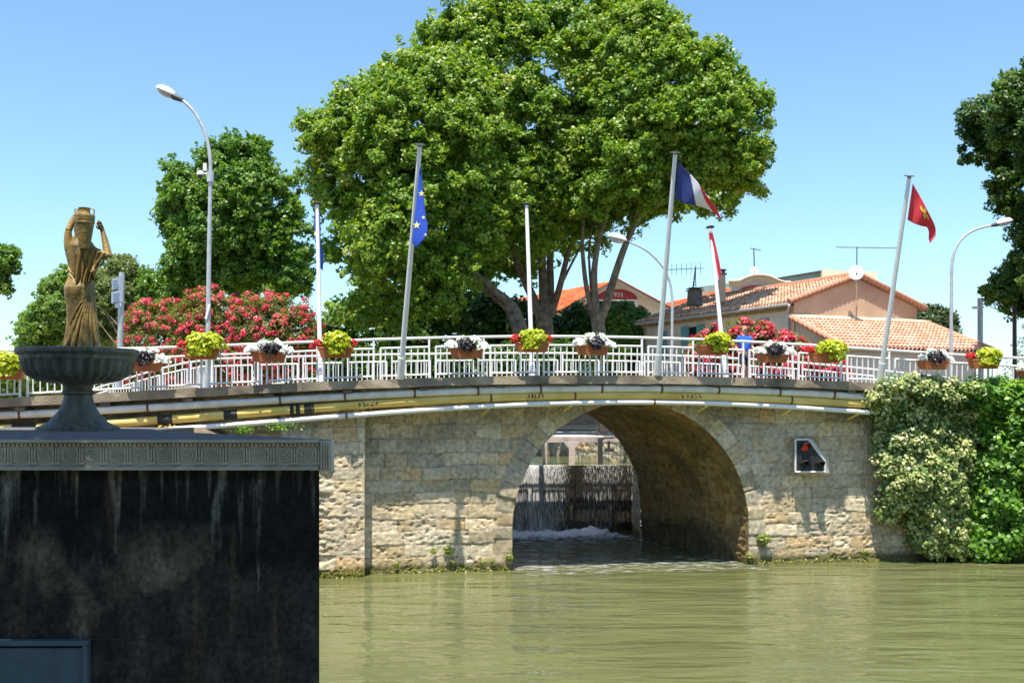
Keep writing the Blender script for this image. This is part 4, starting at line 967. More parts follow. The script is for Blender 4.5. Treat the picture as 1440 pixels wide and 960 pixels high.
# cloth hanging from the right arm over the back
nu, nv = 60, 34; uu, vv = np.meshgrid(np.linspace(0, 1, nu), np.linspace(0, 1, nv), indexing='ij')
tx = np.interp(uu, [0, .25, .5, 1], [103, 118, 131, 155]); ty = np.interp(uu, [0, .25, .5, 1], [345, 346, 352, 358])
bx = np.interp(uu, [0, .3, .7, 1], [108, 117, 130, 139.5]); by = np.interp(uu, [0, .25, .5, .8, 1], [385, 398, 400, 397, 378])
xx = tx + (bx - tx) * vv ** 0.9; yy = ty + (by - ty) * vv
yo = -0.13 - 0.02 * np.sin(uu * 3.1) + 0.028 * np.sin(uu * 38 + 2.0 * vv) * (0.25 + vv * 0.9) + 0.02 * np.sin(uu * 17 + 1) * vv
V = np.stack([sx(xx), FY + yo, zz(yy)], -1)
o = grid_mesh('draped_cloth', V, nu, nv, M['bronze'], st); sm = o.modifiers.new('thickness', 'SOLIDIFY'); sm.thickness = 0.03; sm.offset = 1
jar = MB(); jx = 127.5
prj = [(119, 132.5 - 0, 349)]
JS = 1.08
pj = [(6.2, 350), (6.6, 348), (8.5, 336), (10.2, 325), (11.8, 314), (12.3, 312.5), (12.6, 309), (12.9, 304), (12.2, 302), (7.6, 301), (6.9, 299), (6.8, 294), (7.8, 292.6), (6.6, 292.4), (5.8, 296)]
cj = (sx(jx), FY - 0.20, 0.0)
sj = (FY - 0.20) / F
jar.lathe([(r * JS * sj, EYE + (HY - py) * sj) for r, py in pj], cj, 40)
o = jar.build('water_jar', M['bronze'], st, smooth=True)
hb = MB(); zj = lambda py: EYE + (HY - py) * sj
for sgn in (-1, 1):
    hb.tube([(cj[0] + sgn * 6.5 * sj, cj[1], zj(293.8)), (cj[0] + sgn * 13.0 * sj, cj[1], zj(294.0)), (cj[0] + sgn * 13.6 * sj, cj[1], zj(295)), (cj[0] + sgn * 13.2 * sj, cj[1], zj(303))], 0.008, 6)
hb.build('handle', M['bronze'], o)
for py in (304.5, 313.5):
    a = np.linspace(0, 2 * math.pi, 40); rb = MB(); r = (12.9 if py < 310 else 12.3) * sj; rb.tube(np.stack([cj[0] + r * np.cos(a), cj[1] + r * np.sin(a), np.full(40, zj(py))], 1), 0.012, 6, caps=False); rb.build('moulding', M['bronze'], o, smooth=True)

# ------------------------------------------------------------------ flags and poles
def flagpole(base, top, r, label, grp='flagpoles along the bridge'):
    t = thing('flagpole', base, label, 'flagpole', grp)
    mb = MB(); mb.tube([base, base * 0.5 + top * 0.5, top], [r, r * 0.88, r * 0.72], 12); mb.build('pole', M['polepaint'], t, smooth=True)
    d = (top - base) / np.linalg.norm(top - base); mb = MB(); mb.tube([top, top + d * 0.03, top + d * 0.035, top + d * 0.06], [r * 0.8, r * 0.8, r * 1.9, r * 1.7], 12); mb.build('cap', M['darkmetal'], t)
    mb = MB(); mb.tube([base - d * 0.02, base + d * 0.55], r * 1.35, 12); mb.build('base_sleeve', M['polepaint'], t, smooth=True)
    return t
def flag(name, top_px, bot_px, Yt, Yb, stops, mats_, label, fold=0.05, nf=3.0, nu=60, nv=34, bend=0.0, emblem=None):
    """cloth spanned between its upper and lower edge (pixel polylines at their distances)"""
    def res(poly, n):
        p = np.array(poly, float); L = np.concatenate([[0], np.cumsum(np.hypot(*np.diff(p, axis=0).T))]); q = np.linspace(0, L[-1], n)
        x = np.interp(q, L, p[:, 0]); y = np.interp(q, L, p[:, 1])
        for _ in range(3): x[1:-1] = (x[:-2] + 2 * x[1:-1] + x[2:]) / 4; y[1:-1] = (y[:-2] + 2 * y[1:-1] + y[2:]) / 4
        return x, y
    ax, ay = res(top_px, nu); bx, by = res(bot_px, nu); U, W = np.meshgrid(np.linspace(0, 1, nu), np.linspace(0, 1, nv), indexing='ij')
    X = ax[:, None] * (1 - W) + bx[:, None] * W; Z = ay[:, None] * (1 - W) + by[:, None] * W
    Yv = Yt * (1 - W) + Yb * W + fold * np.sin(U * nf * 6.28 + W * 2.5) * np.minimum(1, U * 4) + bend * U
    Z = Z + 1.2 * np.sin(U * nf * 6.28 + 1) * U * (W - 0.5)
    V = np.stack([(X - CX) / F * Yv, Yv, EYE + (HY - Z) / F * Yv], -1)
    o = grid_mesh(name, V, nu, nv, mats_, None)
    me = o.data; ii, jj = np.meshgrid(np.arange(nu - 1), np.arange(nv - 1), indexing='ij'); uc = ((ii + 0.5) / (nu - 1)).ravel(); vc = ((jj + .5) / (nv - 1)).ravel()
    me.polygons.foreach_set('material_index', np.array([stops(u, v) for u, v in zip(uc, vc)], np.int32))
    sd = o.modifiers.new('thickness', 'SOLIDIFY'); sd.thickness = 0.006
    props(o, label, 'flag', 'flags on the bridge')
    return o, V
def star(mb, V, i, j, r):
    nu, nv = V.shape[:2]; c = V[i, j]; du = unit(V[min(i + 1, nu - 1), j] - V[i - 1, j]); dv = unit(V[i, min(j + 1, nv - 1)] - V[i, j - 1]); n = np.cross(du, dv); n = n if n[1] < 0 else -n; n = unit(n)
    up = unit(np.array((0, 0, 1.0)) - n * n[2]); sd = np.cross(up, n)
    for side in (1,):
        pts = []
        for k in range(10):
            a = math.pi / 2 + k * math.pi / 5; rr = r if k % 2 == 0 else r * 0.42; pts.append(c + n * 0.016 + sd * rr * math.cos(a) + up * rr * math.sin(a))
        mb.prism(pts, -n * 0.006)
# near poles lean out over the water
eu_b = FP(563, 531, 0.86); eu_t = FP(590.5, 206, 2.75)
flagpole(eu_b, eu_t, 0.075, 'leaning grey flagpole carrying the blue starred flag')
fr_b = FP(924, 526, 0.86); fr_t = FP(949.5, 217, 2.5)
flagpole(fr_b, fr_t, 0.075, 'leaning grey flagpole carrying the blue white and red flag')
re_b = FP(1237, 537, 0.86); re_t = FP(1278.5, 250, 2.4)
flagpole(re_b, re_t, 0.075, 'leaning grey flagpole in front of the tiled house carrying the red flag')
f4_b = FP(451, 500, -6.95) * 1; f4_b[2] = 5.0; f4_t = FP(446, 288, -8.0)
flagpole(f4_b, f4_t, 0.085, 'upright pale flagpole beside the oleanders with a half hidden blue flag')
f5_b = FP(749, 500, -6.95); f5_b[2] = 5.3; f5_t = FP(740.5, 289, -8.3)
flagpole(f5_b, f5_t, 0.085, 'bare pale flagpole in front of the big plane trees')
f6_b = FP(1022, 505, -6.95); f6_b[2] = 5.2; f6_t = FP(999, 321, -8.3)
flagpole(f6_b, f6_t, 0.085, 'pale flagpole in front of the house with a narrow red and white flag')
Ye1, Ye2 = eu_t[1] * .93 + eu_b[1] * .07, eu_t[1] * .62 + eu_b[1] * .38
o, V = flag('flag', [(592, 233), (594.5, 262), (598, 300), (601.5, 318), (600, 331)], [(590, 240), (585.5, 285), (581, 325), (579, 341), (586, 349)], Ye1 - 0.05, Ye1 + 0.0, lambda u, v: 0, [M['eublue']], 'blue flag with pale stars hanging limp from its pole', fold=0.03, nf=0.5)
nu, nv = V.shape[:2]
Wv = np.linspace(0, 1, V.shape[1])[None, :]
for (i, j, r) in ((22, 8, 0.085), (42, 6, 0.055), (43, 24, 0.10), (57, 4, 0.04)):
    mb = MB(); star(mb, V, i, j, r); mb.build('star', M['starpale'], o)
Yf1 = fr_t[1] * .95 + fr_b[1] * .05
o, V = flag('flag', [(953.5, 226), (961, 236), (968, 242), (981, 256), (993, 274), (1004, 288), (1013.5, 306)], [(949.5, 280), (960, 285), (972, 288), (986, 291), (1001, 296.5), (1008, 302), (1013, 308)], Yf1, Yf1 + 0.25,
     lambda u, v: 0 if u < 0.24 + 0.20 * v ** 0.8 else (1 if u < 0.45 + 0.36 * v ** 0.9 else 2), [M['navyflag'], M['flagwhite'], M['flagred']], 'blue white and red striped flag blown out to the right', fold=0.05, nf=1.2)
Yr1 = re_t[1] * .95 + re_b[1] * .05
o, V = flag('flag', [(1283.5, 258), (1291, 271), (1300, 287), (1307, 301), (1313, 313), (1316, 322), (1316, 331)], [(1276, 309), (1285, 314), (1295, 318), (1304, 319.5), (1306.5, 326), (1306, 336), (1308, 342)], Yr1, Yr1 + 0.2, lambda u, v: 0, [M['flagred']], 'red flag with a gold cross blown out against the sky', fold=0.05, nf=1.3)
mb = MB()
def onflag(V, u, v, off=0.014):
    nu, nv = V.shape[:2]; i = min(nu - 2, max(1, int(u * (nu - 1)))); j = min(nv - 2, max(1, int(v * (nv - 1)))); n = unit(np.cross(V[i + 1, j] - V[i - 1, j], V[i, j + 1] - V[i, j - 1])); n = n if n[1] < 0 else -n
    return V[i, j] + n * off
cu, cv = 0.47, 0.33
arm = [(0, -0.26), (0.05, -0.16), (0.022, -0.04), (0.14, -0.09), (0.20, 0), (0.14, 0.09), (0.022, 0.04), (0.05, 0.16), (0, 0.26), (-0.05, 0.16), (-0.022, 0.04), (-0.14, 0.09), (-0.20, 0), (-0.14, -0.09), (-0.022, -0.04), (-0.05, -0.16)]
pts = [onflag(V, cu + a * 0.85, cv + b) for a, b in arm]; c = onflag(V, cu, cv)
Vx = [c] + pts; mb.add(Vx, [(0, i + 1, (i + 1) % len(pts) + 1) for i in range(len(pts))])
mb.build('cross', M['gold'], o)
Y4 = f4_t[1]
o, V = flag('flag', [(442.5, 297), (441.8, 318), (442.5, 338), (448, 355), (449, 376)], [(450, 300), (451, 322), (450.5, 340), (455, 360), (454, 380)], Y4 + 0.15, Y4 + 0.35, lambda u, v: 1 if 0.36 < u < 0.42 and v < 0.4 else 0, [M['eublue'], M['starpale']], 'limp blue flag half hidden behind the pale pole near the oleanders', fold=0.06, nf=1.0)
Y6 = f6_t[1]
o, V = flag('flag', [(996, 322), (998.5, 345), (1002, 370), (1005.5, 392), (1008, 400)], [(1001, 323), (1006, 343), (1011, 365), (1014.5, 384), (1014, 386)], Y6 - 0.16, Y6 - 0.26, lambda u, v: 1 if 0.30 < v < 0.52 and u > 0.25 or u < 0.06 else 0, [M['flagred'], M['flagwhite']], 'narrow limp red and white flag on the pole before the house roof', fold=0.05, nf=0.8)

# ------------------------------------------------------------------ street lamps
def lamp(base, pts, r, head_c, head_dir, size, label, cctv=False, open_style=True):
    t = thing('street_lamp', base, label, 'street lamp', 'curved street lamps')
    pl = [np.array(base)] + [np.array(p) for p in pts]; 
    p = np.array(pl); tt = np.linspace(0, 1, 60); L = np.concatenate([[0], np.cumsum(np.linalg.norm(np.diff(p, axis=0), axis=1))]); L /= L[-1]
    qq = np.stack([np.interp(tt, L, p[:, a]) for a in range(3)], 1)
    for _ in range(4): qq[1:-1] = (qq[:-2] + 2 * qq[1:-1] + qq[2:]) / 4
    mb = MB(); mb.tube(qq, r * (1 - 0.42 * tt), 12); mb.build('post', M['galv'], t, smooth=True)
    d = np.array(head_dir, float); d /= np.linalg.norm(d); s = np.cross(d, (0, 0, 1)); s /= np.linalg.norm(s); u = np.cross(s, d); m3 = np.stack([d, s, u], 1)
    h = np.array(head_c)
    mb = MB(); mb.tube([qq[-1] - d * 0.02, qq[-1] + d * size * 0.45, qq[-1] + d * size * 0.6], [r * 0.75, r * 1.25, r * 1.1], 10); mb.build('socket', M['darkmetal'], t, smooth=True)
    a = np.linspace(0, math.pi / 2, 8)
    pr = [(math.cos(x) * size * 0.5, math.sin(x) * size * 0.34) for x in a]
    mb = MB(); n = 24; Vv = []
    for rr, z in pr:
        for k in range(n):
            an = 2 * math.pi * k / n; Vv.append(h + m3 @ np.array((rr * 1.25 * math.cos(an), rr * 0.95 * math.sin(an), z)))
    Fs = [(i * n + k, i * n + (k + 1) % n, (i + 1) * n + (k + 1) % n, (i + 1) * n + k) for i in range(7) for k in range(n)] + [tuple(range(n))]
    mb.add(Vv, Fs); mb.build('hood', M['white'], t, smooth=True)
    mb = MB(); mb.ball(h - u * 0.005, (size * 0.5, size * 0.40, size * 0.24), 10, mat3=m3); mb.build('diffuser', M['lampglass'], t, smooth=True)
    return t
M['lampglass'] = mat('clear_lamp_glass', (0.42, 0.44, 0.47), 0.12, 0.1, 4)
YL = 29.0
lb = np.array((P(292, 0, YL)[0], YL, 4.98))
t = lamp(lb, [P(292.5, 470, YL), P(294.5, 330, YL), P(296.5, 232, YL), P(294.5, 208, YL), P(288, 185, YL), P(279, 165, YL), P(268, 150, YL), P(256, 141, YL)], 0.075, P(233, 130, YL), P(231, 128.5, YL) - P(252, 138, YL), 0.48, 'tall curved street lamp with a camera dome above the pink oleanders')
mb = MB(); mb.tube([P(296, 246, YL), P(288, 244, YL), P(284, 244, YL)], 0.025, 6); mb.lathe([(0.0, 0.12), (0.06, 0.11), (0.09, 0.06), (0.095, 0)], P(281.5, 246, YL), 14); mb.box(P(288.5, 235, YL), (0.09, 0.08, 0.20)); mb.build('camera_bracket', M['white'], t)
mb = MB(); mb.ball(P(281.5, 247, YL), (0.07, 0.07, 0.085), 8); mb.build('camera_dome', M['darkmetal'], t, smooth=True)
mb = MB(); mb.tube([P(296, 242, YL), P(296, 256, YL)], 0.10, 10); mb.build('clamp', M['galv'], t)
mb = MB(); mb.box(P(292, 438, YL - 0.09), (0.06, 0.02, 0.42), mat3=Matrix.Rotation(math.radians(14), 3, 'Y')); mb.build('sticker_plate', M['white'], t)
YM = 40.0
lamp(np.array((P(945, 0, YM)[0], YM, 4.6)), [P(945, 480, YM), P(945.5, 420, YM), P(943, 398, YM), P(936, 380, YM), P(925, 366, YM), P(911, 353, YM), P(897, 345, YM), P(884, 340, YM)], 0.065, P(868, 336, YM), P(864, 334.5, YM) - P(884, 340, YM), 0.60, 'street lamp in front of the plane trees curving to the left')
YQ = 40.0
lamp(np.array((P(1337.5, 0, YQ)[0], YQ, 4.7)), [P(1337.5, 480, YQ), P(1338, 400, YQ), P(1338.5, 370, YQ), P(1342, 352, YQ), P(1351, 336, YQ), P(1363, 326, YQ), P(1379, 320, YQ), P(1394, 317, YQ)], 0.075, P(1412, 313, YQ), P(1416, 312, YQ) - P(1394, 317, YQ), 0.52, 'street lamp right of the tiled house curving to the right')

# utility poles on the right
t = thing('utility_pole', (P(1379, 0, 48)[0], 48, 4.3), 'pale concrete utility pole with a small lamp behind the lime flower box', 'utility pole')
mb = MB(); mb.tube([(P(1379, 0, 48)[0], 48, 4.3), P(1379, 419, 48)], [0.13, 0.11], 8); mb.build('pole', M['galv'], t)
mb = MB(); mb.tube([P(1375.5, 419, 47.9), P(1375.5, 490, 47.9)], 0.035, 6); mb.build('conduit', M['galv'], t)
mb = MB(); mb.box(P(1372, 432.5, 47.9), (0.32, 0.16, 0.12)); mb.build('lamp_head', M['white'], t, bevel=0.03)
t = thing('utility_pole', (P(1427.5, 0, 44)[0], 44, 4.0), 'dark wooden utility pole below the dark tree at the right edge', 'utility pole')
mb = MB(); mb.tube([(P(1427.5, 0, 44)[0], 44, 3.2), P(1426.5, 425, 44)], [0.10, 0.085], 8); mb.build('pole', M['weir'], t)
mb = MB(); a, b = P(1380, 421, 48), P(1427, 433, 44); mb.tube([a + (b - a) * x - np.array((0, 0, 0.25)) * 4 * x * (1 - x) for x in np.linspace(0, 1, 12)], 0.018, 5); o = mb.build('overhead_wire', M['black'], None); props(o, 'black overhead wire sagging between the two utility poles', 'wire')

# sign post on the left
YS = 31.5
t = thing('sign_post', (P(169, 0, YS)[0], YS, 5.1), 'grey sign post with two pale blue panels left of the oleanders', 'sign post')
mb = MB(); mb.tube([(P(167.5, 0, YS)[0], YS, 5.05), P(171.5, 383, YS)], 0.085, 10); mb.build('post', M['galv'], t, smooth=True)
def spanel(x0, y0, x1, y1, sk, n):
    mb = MB(); pts = [P(x0, y0 + sk, YS - 0.35), P(x1, y0, YS - 0.1), P(x1, y1, YS - 0.1), P(x0, y1 + sk * 0.6, YS - 0.35)]
    mb.prism(pts, (0.02, 0.05, 0)); o = mb.build('sign_panel', M['signface'], t)
    mb = MB()
    for i in range(n):
        v = (i + 0.8) / (n + 0.6); a = np.array(pts[0]) * (1 - v) + np.array(pts[3]) * v; b = np.array(pts[1]) * (1 - v) + np.array(pts[2]) * v
        l = R.uniform(0.55, 0.85); p0 = a + (b - a) * 0.15; p1 = a + (b - a) * l; mb.tube([p0 + np.array((0, -0.008, 0)), p1 + np.array((0, -0.008, 0))], 0.012, 4)
    mb.build('lettering', M['signink'], o)
spanel(157, 388, 170, 405, 4, 3); spanel(156.5, 407, 172, 424, 4, 4)
mb = MB(); mb.prism([P(161.5, 427, YS - .2), P(170, 425, YS - .13), P(170, 431, YS - .13), P(161.5, 433, YS - .2)], (0.01, 0.04, 0)); mb.build('small_plate', M['white'], t)

# ------------------------------------------------------------------ canal traffic light
t = thing('canal_signal', FP(1139, 665, 0.2), 'black canal traffic light with cut corner and white edge, its red lens on top', 'signal light')
outl = [(1118, 617), (1137, 617), (1161, 649), (1161, 664), (1118, 664)]
def ins(k): 
    c = np.mean(outl, axis=0); return [tuple(c + (np.array(p) - c) * k) for p in outl]
mb = MB(); mb.prism([FP(x, y, 0.10) for x, y in outl], B(0, 0.22, 0) - B(0, 0, 0)); mb.build('housing', M['galv'], t)
mb = MB(); mb.prism([FP(x, y, 0.325) for x, y in ins(0.90)], B(0, 0.02, 0) - B(0, 0, 0)); mb.build('face_panel', M['black'], t)
mb = MB(); oo = [FP(x, y, 0.345) for x, y in ins(0.965)]
for i in range(5): mb.tube([oo[i], oo[(i + 1) % 5]], 0.028, 4)
mb.build('white_border', M['white'], t)
M['redlens'] = mat('red_lens', (0.36, 0.015, 0.012), 0.25, 0.1, 4)
b = M['redlens'].node_tree.nodes['Principled BSDF']; b.inputs['Emission Color'].default_value = (1, 0.03, 0.02, 1); b.inputs['Emission Strength'].default_value = 0.08
M['darklens'] = mat('dark_lens', (0.012, 0.014, 0.014), 0.15, 0.1, 4)
fn = B(0, 1, 0) - B(0, 0, 0); fs = B(1, 0, 0) - B(0, 0, 0)
for x, y, mk in ((1131.5, 628.5, 'redlens'), (1130, 653, 'darklens'), (1151, 653.5, 'darklens')):
    c = FP(x, y, 0.345); mb = MB(); r = 0.115
    mb.tube([c, c + fn * 0.02], [r, r * 0.85], 20); lo = mb.build('lens', M[mk], t)
    mb = MB(); a = np.linspace(-0.15, math.pi + 0.15, 18); V = []
    for rr, dd_ in ((r * 1.08, 0.0), (r * 1.15, 0.30)):
        for x_ in a: V.append(c + fs * rr * math.cos(x_) + np.array((0, 0, rr * math.sin(x_))) + fn * (dd_ * (0.35 + 0.65 * max(0, math.sin(x_))) ))
    mb.add(V, [(i, i + 1, 18 + i + 1, 18 + i) for i in range(17)]); h = mb.build('hood', M['black'], lo, smooth=True); sd = h.modifiers.new('thickness', 'SOLIDIFY'); sd.thickness = 0.012

# ------------------------------------------------------------------ houses
def roof(name, p00, p10, p01, p11, parent, m='tile', tw=0.21, tl=0.36, thick=True):
    p00, p10, p01, p11 = [np.array(p, float) for p in (p00, p10, p01, p11)]
    wlen = max(np.linalg.norm(p10 - p00), np.linalg.norm(p11 - p01)); sl = np.linalg.norm(p01 - p00)
    nt_ = max(2, int(wlen / tw)); nr = max(2, int(sl / tl)); ku = 6
    u = np.linspace(0, 1, nt_ * ku + 1); v = np.concatenate([(i + np.array((0.0, 0.10, 0.16, 0.55, 0.985))) / nr for i in range(nr)] + [[1.0]]); U, Vv = np.meshgrid(u, v, indexing='ij')
    base = (p00 * (1 - U)[..., None] + p10 * U[..., None]) * (1 - Vv)[..., None] + (p01 * (1 - U)[..., None] + p11 * U[..., None]) * Vv[..., None]
    n = np.cross(p10 - p00, p01 - p00); n = n if n[2] > 0 else -n; n /= np.linalg.norm(n)
    fu = (U * nt_) % 1; fv = (Vv * nr) % 1
    iu = np.floor(U * nt_ + 1e-6); iv = np.floor(Vv * nr + 1e-6)
    h = 0.095 * np.abs(np.sin(fu * math.pi)) ** 0.7 + 0.06 * (1 - fv) - 0.10 * (fv < 0.12) + 0.012 * (_h(iu, iv, 3) - 0.5)
    V3 = base + n * h[..., None]
    return grid_mesh(name, V3, len(u), len(v), M[m], parent, rnd=_h(iu, iv, 9), smooth=False)
def vwall(mb, a, b, z0, z1, t=0.3, mi=0):
    a = np.array(a, float); b = np.array(b, float); d = (b - a) / np.linalg.norm(b - a); n = np.array((-d[1], d[0])) * t
    mb.prism([(a[0], a[1], z0), (b[0], b[1], z0), (b[0], b[1], z1), (a[0], a[1], z1)], (n[0], n[1], 0), mi)

HA = np.array((11.9, 45.0)); HB = np.array((18.1, 47.7)); HWv = np.array((-5.05, 10.5)); HC = HA + HWv; HD = HB + HWv
ez = 8.94; az_ = 10.12; HM = (HA + HB) / 2
house = thing('tiled_house', (HM[0], HM[1], gz), 'house with terracotta tile roof, brown gable end and teal shutters right of the bridge', 'house')
gd = unit(HB - HA); wd = unit(HWv)
mb = MB(); gp = [(HA[0], HA[1], gz), (HB[0], HB[1], gz), (HB[0], HB[1], ez - 0.02), (HM[0], HM[1], az_ - 0.05), (HA[0], HA[1], ez - 0.02)]
mb.prism(gp, (*(wd * 0.3), 0)); mb.build('gable_wall', M['pinkwall'], house)
mb = MB(); vwall(mb, HC, HA - wd * 0.0 + wd * 0.31, gz, ez - 0.05, 0.3); mb.build('long_wall', M['greywall'], house)
mb = MB(); mb.prism([(HC[0], HC[1], gz), (HD[0], HD[1], gz), (HD[0], HD[1], ez), (HC[0] * .5 + HD[0] * .5, HC[1] * .5 + HD[1] * .5, az_ - 0.05), (HC[0], HC[1], ez)], (*(-wd * 0.3), 0)); vwall(mb, HB + wd * 0.31, HD - wd * 0.31, gz, ez - 0.05, 0.3); mb.build('rear_wall', M['greywall'], house)
oh = 0.38; slope = (az_ - ez) / np.linalg.norm(HM - HA)
def h3(p, z): return np.array((p[0], p[1], z))
eA = h3(HA - gd * oh - wd * 0.15, ez - oh * slope + 0.05); eC = h3(HC - gd * oh + wd * 0.2, ez - oh * slope + 0.05); rA = h3(HM - wd * 0.15, az_ + 0.05); rC = h3(HM + HWv + wd * 0.2, az_ + 0.05)
eB = h3(HB + gd * oh - wd * 0.15, ez - oh * slope + 0.05); eD = h3(HD + gd * oh + wd * 0.2, ez - oh * slope + 0.05)
roof('roof', eC, eA, rC, rA, house); roof('roof', eB, eD, rA, rC, house)
mb = MB()      # boards under the tiles, verge and ridge tiles
for a, b, c, d in ((eC, eA, rA, rC), (eB, eD, rC, rA)): mb.prism([p - np.array((0, 0, 0.03)) for p in (a, b, c, d)], (0, 0, -0.05))
mb.build('roof_boarding', M['corbel'], house)
mb = MB()
for a, b in ((eA, rA), (rA, eB)):
    n = 16
    for i in range(n):
        p, q = a + (b - a) * i / n, a + (b - a) * (i + 1.06) / n; mb.tube([p + np.array((0, 0, 0.06)), q + np.array((0, 0, 0.085))], [0.13, 0.105], 8)
for i in range(26):
    p, q = rA + (rC - rA) * i / 26, rA + (rC - rA) * (i + 1.05) / 26; mb.tube([p + np.array((0, 0, 0.08)), q + np.array((0, 0, 0.10))], [0.14, 0.115], 8)
mb.build('verge_tiles', M['tile'], house)
mb = MB()     # row of corbelled tiles under the eave
n = 58
for i in range(n):
    p = HC + (HA - HC) * (i + 0.5) / n - gd * 0.13
    mb.box((p[0], p[1], ez - 0.20), (0.26, 0.12, 0.07), math.atan2(gd[1], gd[0])); mb.box((p[0] + gd[0] * .06, p[1] + gd[1] * .06, ez - 0.31), (0.14, 0.13, 0.07), math.atan2(gd[1], gd[0]))
mb.build('eave_corbels', mat('ochre_eave_tiles', (0.42, 0.27, 0.13), 0.9, 0.3, 6), house)
mb = MB(); mb.tube([eC + np.array((0, 0, -0.05)), eA + np.array((0, 0, -0.05))], 0.06, 8); mb.tube([eA + np.array((0, 0, -0.06)), h3(HA - gd * 0.12 + wd * 0.25, ez - 0.45), h3(HA - gd * 0.10 + wd * 0.25, gz + 0.2)], 0.055, 8); mb.build('gutter', M['galv'], house, smooth=True)
for (t0, zb, zt, w, open_) in ((0.165, 7.5, 8.38, 0.62, False), (0.62, 7.1, 8.36, 0.62, True), (0.84, 6.9, 8.30, 0.62, False)):
    c = HA + HWv * t0; mb = MB(); ang = math.atan2(wd[1], wd[0])
    o = MB().box((*(c - gd * 0.005), (zb + zt) / 2), (w, 0.06, zt - zb), ang).build('window', M['glassdark'] if open_ else M['teal'], house)
    MB().box((*(c - gd * 0.05), zb - 0.05), (w + 0.3, 0.16, 0.09), ang).build('sill', M['cream'], o)
    if open_:
        for sg in (-1, 1): MB().box((*(c - gd * 0.06 + wd * sg * (w * 0.5 + 0.33)), (zb + zt) / 2), (0.60, 0.05, zt - zb + 0.1), ang).build('shutter', M['teal'], house)
# lean-to
ld = np.array((0.4, -0.917)); LL = 3.3
l0, l1 = HA + gd * 0.05, HB + gd * 0.2; m0, m1 = l0 + ld * LL, l1 + ld * (LL + 0.2)
lean = thing('house_annex', (*((m0 + m1) / 2), gz), 'low annex with a pale wall and light terracotta roof against the brown gable', 'annex')
lz1, lz0 = 8.25, 6.84
roof('roof', h3(m0 - gd * 0.25, lz0), h3(m1 + gd * 0.55, lz0), h3(l0 - gd * 0.25, lz1), h3(l1 + gd * 0.2, lz1), lean, 'tilelight', tl=0.34)
mb = MB()
for a, b, n in ((h3(m0 - gd * 0.25, lz0), h3(l0 - gd * 0.25, lz1), 11), (h3(m1 + gd * 0.55, lz0), h3(l1 + gd * 0.2, lz1), 11)):
    for i in range(n):
        p, q = a + (b - a) * i / n, a + (b - a) * (i + 1.06) / n; mb.tube([p + np.array((0, 0, 0.05)), q + np.array((0, 0, 0.075))], [0.14, 0.11], 8)
mb.build('verge_tiles', M['tilelight'], lean)
mb = MB(); mb.tube([h3(l0 - gd * 0.2 + ld * 0.06, lz1 + 0.05), h3(l1 + gd * 0.2 + ld * 0.06, lz1 + 0.05)], 0.10, 8); mb.build('flashing', M['cream'], lean)
mb = MB(); w0, w1 = m0 - ld * 0.35, m1 - ld * 0.35; vwall(mb, w0, w1, gz, lz0 + 0.05, 0.25)
mb.build('front_wall', M['lightwall'], lean)
mb = MB(); mb.prism([h3(l0 + ld * .02, gz), h3(w0, gz), h3(w0, lz0 + 0.03), h3(l0 + ld * .02, lz1 - 0.12)], (*(gd * 0.25), 0)); mb.build('side_wall', M['greywarm'], lean); mb = MB(); mb.prism([h3(l1 + ld * .02, gz), h3(w1, gz), h3(w1, lz0 + 0.03), h3(l1 + ld * .02, lz1 - 0.12)], (*(-gd * 0.25), 0)); mb.build('side_wall', M['greywarm'], lean)
mb = MB()
for (a, b, c, d) in (((*(m0 - gd * .2), lz0 - .04), (*(m1 + gd * .5), lz0 - .04), (*(l1), lz1 - .04), (*(l0), lz1 - .04)),): mb.prism([a, b, c, d], (0, 0, -0.05))
mb.build('roof_boarding', M['corbel'], lean)

# chimneys, antennas, dishes
def chimney(px, pyt, pyb, Y, w, label, cap):
    c = P(px, pyb, Y); h = P(px, pyt, Y)[2] - c[2]; t = thing('chimney', c, label, 'chimney')
    mb = MB(); mb.box((c[0], Y, c[2] + h * 0.42), (w, w * 0.8, h * 0.84), 0.4, tap=0.9); mb.build('stack', M['pinkwall'] if cap else M['corbel'], t, bevel=0.02)
    mb = MB(); mb.box((c[0], Y, c[2] + h * 0.86), (w * 1.12, w * 0.95, h * 0.06), 0.4); mb.build('crown', M['corbel'], t)
    mb = MB()
    for sx_ in (-1, 1): mb.box((c[0] + sx_ * w * 0.3, Y, c[2] + h * 0.92), (w * 0.12, w * 0.5, h * 0.1), 0.4)
    mb.box((c[0], Y, c[2] + h * 0.98), (w * 1.05, w * 0.9, h * 0.05), 0.4); mb.build('cowl', M['darkmetal'], t)
chimney(1014, 379, 424, 49.5, 0.36, 'tall pale chimney with dark cowl on the house roof behind the narrow flag', True)
chimney(977, 405, 430, 52, 0.62, 'squat dark chimney carrying a lattice antenna on the house roof', False)
def antenna(mast_b, mast_t, boom_a, boom_b, els, label, elh, Y, r=0.018):
    t = thing('television_antenna', P(*mast_b, Y), label, 'antenna')
    mb = MB(); mb.tube([P(*mast_b, Y), P(*mast_t, Y)], r * 1.3, 6); mb.build('mast', M['darkmetal'], t)
    mb = MB(); mb.tube([P(*boom_a, Y), P(*boom_b, Y)], r, 5); mb.build('boom', M['darkmetal'], t)
    mb = MB()
    for i in range(els):
        f = (i + 0.3) / els; x = boom_a[0] + (boom_b[0] - boom_a[0]) * f; y = boom_a[1] + (boom_b[1] - boom_a[1]) * f
        mb.tube([P(x, y - elh, Y - 0.02), P(x, y + elh, Y - 0.02)], r * 0.6, 4)
    mb.build('elements', M['galv'] if elh < 4 else M['darkmetal'], t)
antenna((975, 408), (978, 375), (936, 379.5), (990, 377), 8, 'dark comb antenna on a lattice mast above the squat chimney', 8, 52)
